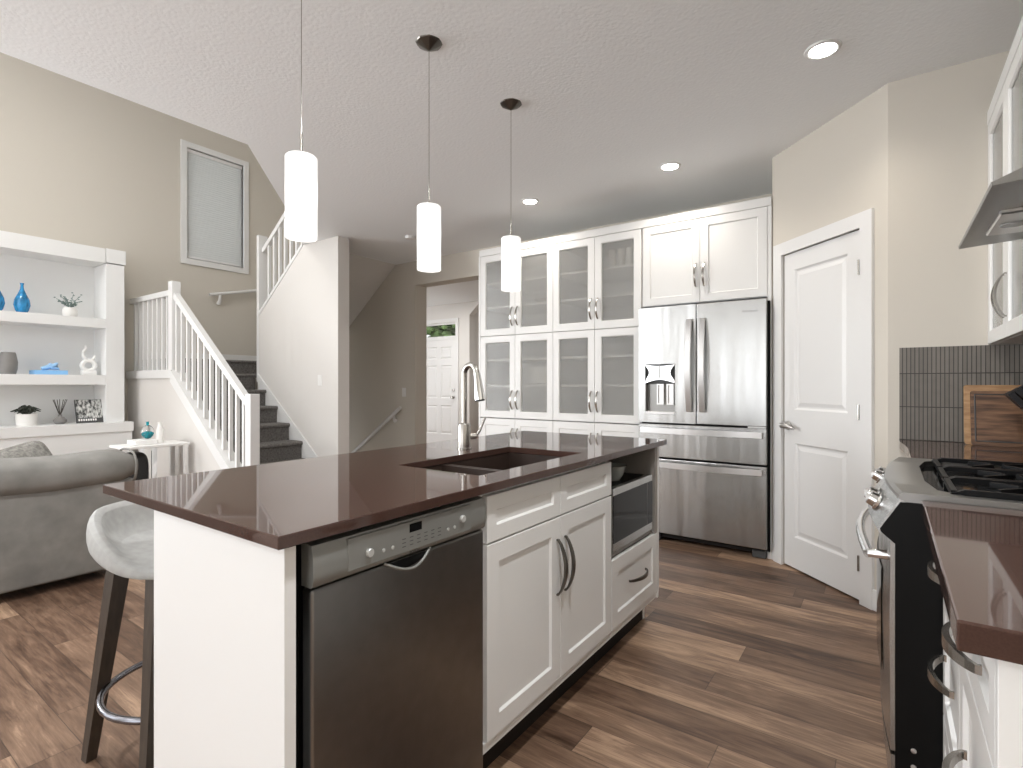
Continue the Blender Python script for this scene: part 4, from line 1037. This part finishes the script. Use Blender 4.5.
# ------------------------------------------------------------------ right side: range, counters, cabinets, backsplash
CX = .105                         # drawer-front plane of the right base cabinets
fr2 = Fr((CX + .019, 0, 0), (0, 1, 0), (-1, 0, 0)); fr20 = Fr((CX, 0, 0), (0, 1, 0), (-1, 0, 0))
NY0, NY1 = .822, 1.615            # near worktop
m = MB().box(.066, XR - .001, NY0, NY1, .8765, .914, .003, 2)
m.done('right_worktop', 'quartz', None, 'polished brown quartz worktop on the near side of the range', 'worktop')
FY0 = 2.405
m = MB().plate([[(.085, FY0), (XR - .001, FY0), (XR - .001, P1.y - .001), (.043, P1.y - .001), (.045, 3.20), (.060, 3.05), (.070, 2.9), (.070, FY0)]], .8765, .914, 'ud')
m.done('corner_worktop', 'quartz', None, 'polished brown quartz worktop between the range and the tiled wall', 'worktop')
def drawers(y0, y1, lab, group, near):
    t = thing('drawer_cabinet', lab, 'cabinet', (.4, (y0 + y1) / 2, .1), group)
    m = MB(fr2).box(y0, y1, -.56, 0, .11, .876); m.done('cabinet_box', 'cab', t)
    for z0, z1, hz in ((.725, .868, .80), (.42, .722, .585), (.115, .417, .30)):
        d = shaker(fr2, y0, y1, z0, z1, t, 'drawer', stile=.045)
        bow_handle(fr20, (y0 + y1) / 2, hz, .17, d, vertical=False, w=.0085, out=.027)
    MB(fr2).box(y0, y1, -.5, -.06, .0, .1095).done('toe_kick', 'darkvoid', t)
    return t
drawers(.862, 1.252, 'white three-drawer base cabinet nearest the camera under the right worktop', 'drawer cabinets beside the range', True)
drawers(1.254, 1.612, 'white three-drawer base cabinet directly against the near side of the range', 'drawer cabinets beside the range', True)
t = thing('cabinet_end_panel', 'white panelled end of the right base cabinets facing the camera', 'panel', (.4, .85, 0))
fe = Fr((0, .861, 0), (1, 0, 0), (0, -1, 0))
MB(fe).nest(CX, XR - .003, 0, .876, [(0, 0), (0, .018), (.001, .019), (.05, .019), (.054, .011)]).done('end_board', 'cab', t)
t = thing('corner_base_cabinet', 'white base cabinet between the range and the pantry wall', 'cabinet', (.4, 2.85, .1))
MB(fr2).box(FY0 + .003, P1.y - .004, -.56, 0, .11, .876).done('cabinet_box', 'cab', t)
for a_, b_ in ((FY0 + .003, 2.86), (2.86, P1.y - .004)):
    d = shaker(fr2, a_, b_, .115, .868, t); bow_handle(fr20, (b_ - .03) if a_ < 2.5 else (a_ + .03), .75, .17, d)
MB(fr2).box(FY0 + .003, P1.y - .004, -.5, -.06, 0, .1095).done('toe_kick', 'darkvoid', t)
# backsplash on both walls
bs = MB().plate([[(.045, .9145), (XR - .011, .9145), (XR - .011, 1.378), (.045, 1.378)]], P1.y - .010, P1.y - .0005, 'uz')
struct(bs, 'wall_backsplash_end', 'tile')
struct(MB().box(XR - .010, XR - .0005, .83, P1.y - .011, .9145, 1.378), 'wall_backsplash_side', 'tile')

# range
rg = thing('gas_range', 'stainless steel gas range with black sides, bowed control panel and oven handle', 'range', (.35, 2.02, 0))
RY0, RY1 = 1.622, 2.398; RC = (RY0 + RY1) / 2
bowf = lambda y: .030 * (1 - ((y - RC) / (RC - RY0)) ** 2)
N_ = 24; ys = [RY0 + (RY1 - RY0) * i / N_ for i in range(N_ + 1)]
MB().box(.0135, .69, RY0, RY1, .05, .8215).box(.035, .69, RY0, RY1, .8215, .905).done('range_body', 'black', rg)
def yl(prof, name, material, parent, y0=0, y1=None, bow=1.0, smooth=True):
    """profile [(x, z, bowed?)] swept along y with the bow of the front"""
    m = MB(); rings = []
    for y in [q for q in ys if (y0 == 0 or q >= y0) and (y1 is None or q <= y1)]:
        rings.append([(x - bowf(y) * b_ * bow, y, z) for x, z, b_ in prof])
    return m.loft(rings).done(name, material, parent, smooth=smooth)
yl([(.07, .905, 0), (.07, .928, 0), (.03, .928, 1), (.021, .921, 1), (.020, .912, 1), (.035, .905, 1)], 'cooktop_rim', 'rim', rg)
yl([(.022, .911, 1), (-.022, .830, 1), (-.018, .822, 1), (.05, .822, 0), (.05, .904, 0), (.035, .904, 1)], 'control_panel', 'steel', rg)
MB().plate([[(.07, RY0), (.69, RY0), (.69, RY1), (.07, RY1)], [(.100, RY0 + .085), (.15, RY0 + .035), (.64, RY0 + .035), (.64, RY1 - .035), (.15, RY1 - .035), (.100, RY1 - .085), (.081, RC + .16), (.081, RC - .16)]], .9055, .928, 'ud').done('cooktop_frame', 'rim', rg)
MB().plate([[(.101, RY0 + .086), (.151, RY0 + .036), (.639, RY0 + .036), (.639, RY1 - .036), (.151, RY1 - .036), (.101, RY1 - .086), (.082, RC + .16), (.082, RC - .16)]], .9055, .911, 'ud').done('burner_well', 'blackgloss', rg)
# black end caps of the control panel
for y0_, y1_ in ((RY0 - .0015, RY0), (RY1, RY1 + .0015)):
    MB().plate([[(.024, .904), (-.018, .832), (-.015, .824), (.012, .80), (.16, .80), (.16, .904)]], y0_, y1_, 'uz').done('end_cap', 'black', rg)
od = yl([(.006, .815, .9), (.004, .80, .9), (.002, .60, 1), (.004, .285, .8), (.0130, .285, 0), (.0130, .815, 0)], 'oven_door', 'steel', rg)
yl([(.0015, .70, 1), (.0000, .69, 1), (.0000, .43, 1), (.0015, .42, 1)], 'oven_window', 'blackgloss', od, RY0 + .12, RY1 - .12)
dr_ = yl([(.004, .275, .8), (.006, .20, .7), (.010, .09, .3), (.0130, .07, 0), (.0130, .275, 0)], 'storage_drawer', 'steel', rg)
MB().box(.06, .66, RY0 + .03, RY1 - .03, .0, .0495).done('base_plinth', 'black', rg)
for hz in (.30, .26):
    MB().lathe((.05, RY0 + .0015, hz), [(.006, 0), (.006, -.003), (.001, -.004)], 10, ax=1).done('side_screw', 'steel_h', rg)
# oven handle: bowed bar along y, carried on two posts
n = 20; pts = []
for i in range(n + 1):
    s_ = i / n; y = RY0 + .05 + (RY1 - RY0 - .10) * s_
    pts.append((-.042 - .030 * math.sin(PI * s_), y, .752 + .004 * math.sin(PI * s_)))
MB().tube(pts, .0125, 12).done('oven_handle', 'chrome', rg)
for y in (RY0 + .055, RY1 - .055):
    MB().tube([(.008, y, .755), (-.044, y, .752)], [.013, .011], 12).done('handle_post', 'chrome', rg)
# knobs on the sloping panel
nrm = Vector((-.88, 0, .47)).normalized()
for y in (1.79, 1.865, 2.26, 2.335):
    c0 = Vector((.000 - bowf(y), y, .868))
    MB().tube([c0, c0 + nrm * .008, c0 + nrm * .009, c0 + nrm * .026, c0 + nrm * .028], [.027, .027, .021, .019, .016], 20).done('control_knob', 'chrome', rg)
    e2 = c0 + nrm * .028
    MB().tube([e2 - Vector((0, .018, 0)), e2 + Vector((0, .018, 0))], 1, sq=((0, 0, 1), .005, .007)).done('knob_grip', 'steel_h', rg)
# burners and grates
for k, (x, y) in enumerate(((.27, RY0 + .17), (.51, RY0 + .17), (.27, RY1 - .17), (.51, RY1 - .17), (.39, RC))):
    b = MB().lathe((x, y, .9112), [(.001, 0), (.048, 0), (.050, .010), (.036, .012), (.036, .018), (.001, .019)], 24).done('burner', 'iron', rg)
for k in range(3):
    y0 = RY0 + .042 + k * .231; y1 = y0 + .228
    m = MB(); zt = .934
    for y in (y0 + .008, y1 - .008):
        m.tube([(.125, y, zt - .012), (.15, y, zt), (.60, y, zt), (.615, y, zt - .012)], 1, sq=((0, 1, 0), .006, .007))
    for x in (.130, .390, .605):
        m.tube([(x, y0 + .008, zt - .004), (x, y1 - .008, zt - .004)], 1, sq=((1, 0, 0), .006, .007))
    cy_ = (y0 + y1) / 2
    for cx_ in (.28, .50):
        for a_ in range(4):
            an = PI / 4 + a_ * PI / 2
            m.tube([(cx_ + .02 * math.cos(an), cy_ + .02 * math.sin(an), zt + .002), (cx_ + .09 * math.cos(an), cy_ + .085 * math.sin(an), zt)], 1, sq=((-math.sin(an), math.cos(an), 0), .005, .007))
    for x in (.130, .605):
        for y in (y0 + .008, y1 - .008):
            m.box(x - .006, x + .006, y - .006, y + .006, .9112, zt - .003)
    m.done('grate', 'iron', rg)

# range hood
hd = thing('range_hood', 'dark slim range hood with a curved canopy fixed to the right wall above the range', 'range hood', (.5, 2.02, 1.66))
HY0, HY1 = 1.665, 2.385; HC = (HY0 + HY1) / 2
m = MB(); rings = []
for i in range(21):
    y = HY0 + (HY1 - HY0) * i / 20
    rings.append([(.198, y, 1.660), (.196, y, 1.668), (.30, y, 1.712), (.45, y, 1.735), (XR - .001, y, 1.740), (XR - .001, y, 1.675), (.45, y, 1.675), (.26, y, 1.664)])
m.loft(rings).done('canopy', 'steel_dark', hd, smooth=False)
MB().box(.37, .68, HY0 + .10, HY1 - .10, 1.6685, 1.6745).done('filter', 'black', hd)
for y in (2.06,):
    lp = MB().box(.245, .345, y - .13, y + .13, 1.652, 1.668, .004).done('lamp_housing', 'steel_h', hd)
    MB().lathe((.29, y, 1.6518), [(.03, 0), (.028, -.004), (.001, -.005)], 18).done('lamp_lens', 'hoodlamp', lp)
MB().box(.43, XR - .001, HC - .15, HC + .15, 1.7405, CE - .001).done('chimney', 'steel', hd)

# upper cabinets on the right wall
UXF = .381
fr3 = Fr((UXF + .019, 0, 0), (0, 1, 0), (-1, 0, 0)); fr30 = Fr((UXF, 0, 0), (0, 1, 0), (-1, 0, 0))
def upper(y0, y1, split, lab, grp):
    t = thing('wall_cabinet', lab, 'cabinet', (.55, (y0 + y1) / 2, 1.378), grp)
    carcass(fr3, y0, y1, 1.380, 2.41, XR - UXF - .021, t, shelves=(1.72, 2.06))
    for a_, b_, hs in ((y0, split, 1), (split, y1, -1)):
        d = shaker(fr3, a_, b_, 1.380, 2.41, t, glass=True)
        bow_handle(fr30, (b_ - .028) if hs == 1 else (a_ + .028), 1.55, .17, d, w=.0065)
    MB(fr3).box(y0, y1, -.1, .021, 2.412, 2.475, .002).done('top_rail', 'cab', t)
    return t
upper(2.42, P1.y - .002, 2.873, 'white wall cabinet with frosted glass doors between the range hood and the pantry wall', 'wall cabinets by the range hood')

# cutting boards and knife block on the corner worktop
by = P1.y - .0115
def leaning(u0, u1, h, th, y_foot, lean, z0, name, material, parent=None, groove=False, **kw):
    """board leaning back on the tiled wall"""
    f = Fr((0, 0, 0), (1, 0, 0), (0, -1, 0)); m = MB()
    def P(u, h_, d_): return (u, y_foot + lean * h_ / h - d_, z0 + h_ + .0005)
    r = .012; loop = []
    for cu, ch, a0 in ((u1 - r, r, -90), (u1 - r, h - r, 0), (u0 + r, h - r, 90), (u0 + r, r, 180)):
        for q in range(5):
            an = math.radians(a0 + q * 22.5); loop.append((cu + r * math.cos(an), ch + r * math.sin(an)))
    m.loft([[P(u, h_, 0) for u, h_ in loop], [P(u, h_, th) for u, h_ in loop]])
    return m.done(name, material, parent, **kw), P
cb = thing('cutting_board', 'honey coloured wooden cutting board leaning on the tiled wall', 'cutting board', (.40, 3.25, .9145))
bd, Pb = leaning(.288, .525, .275, .018, 3.248, .045, .9145, 'board', 'board_light', cb)
cb2 = thing('serving_board', 'smaller dark walnut board with a juice groove in front of the honey cutting board', 'cutting board', (.42, 3.21, .9145))
bd2, Pb2 = leaning(.310, .515, .248, .017, 3.216, .046, .9145, 'board', 'board_dark', cb2)
gl = [Pb2(u, h_, .0175) for u, h_ in ((.325, .02), (.325, .232), (.50, .232), (.50, .02))]
pp = []
for i in range(4):
    A, B = Vector(gl[i]), Vector(gl[(i + 1) % 4]); pp += [A.lerp(B, k / 6) for k in range(6)]
MB().tube(pp, .003, 6, closed=True).done('juice_groove', 'ink', bd2)
kb = thing('knife_block', 'wooden knife block full of black handled knives on the corner worktop', 'knife block', (.50, 3.0, .9145))
fkn = Fr((0, 2.97, 0), (1, 0, 0), (0, 1, 0))
MB(fkn).plate([[(.455, .9145), (.60, .9145), (.60, 1.02), (.535, 1.140), (.455, 1.085)]], -.05, .05).done('block', 'blockwood', kb)
dirv = Vector((-.62, 0, .78)).normalized()
for i in range(4):
    for j in range(3):
        base = Vector((.456 + .066 * i / 3.0, 2.97 - .033 + .033 * j, 1.092 + .045 * i / 3.0))
        L_ = .085
        kn = MB().tube([base + dirv * .012, base + dirv * .02, base + dirv * L_], [1, 1.1, 1.25], sq=((0, 1, 0), .0075, .009)).done('knife_handle', 'blade', kb)
        MB().tube([base - dirv * .004, base + dirv * .012], 1, sq=((0, 1, 0), .0075, .009)).done('bolster', 'chrome', kn)
bpy.context.view_layer.update()
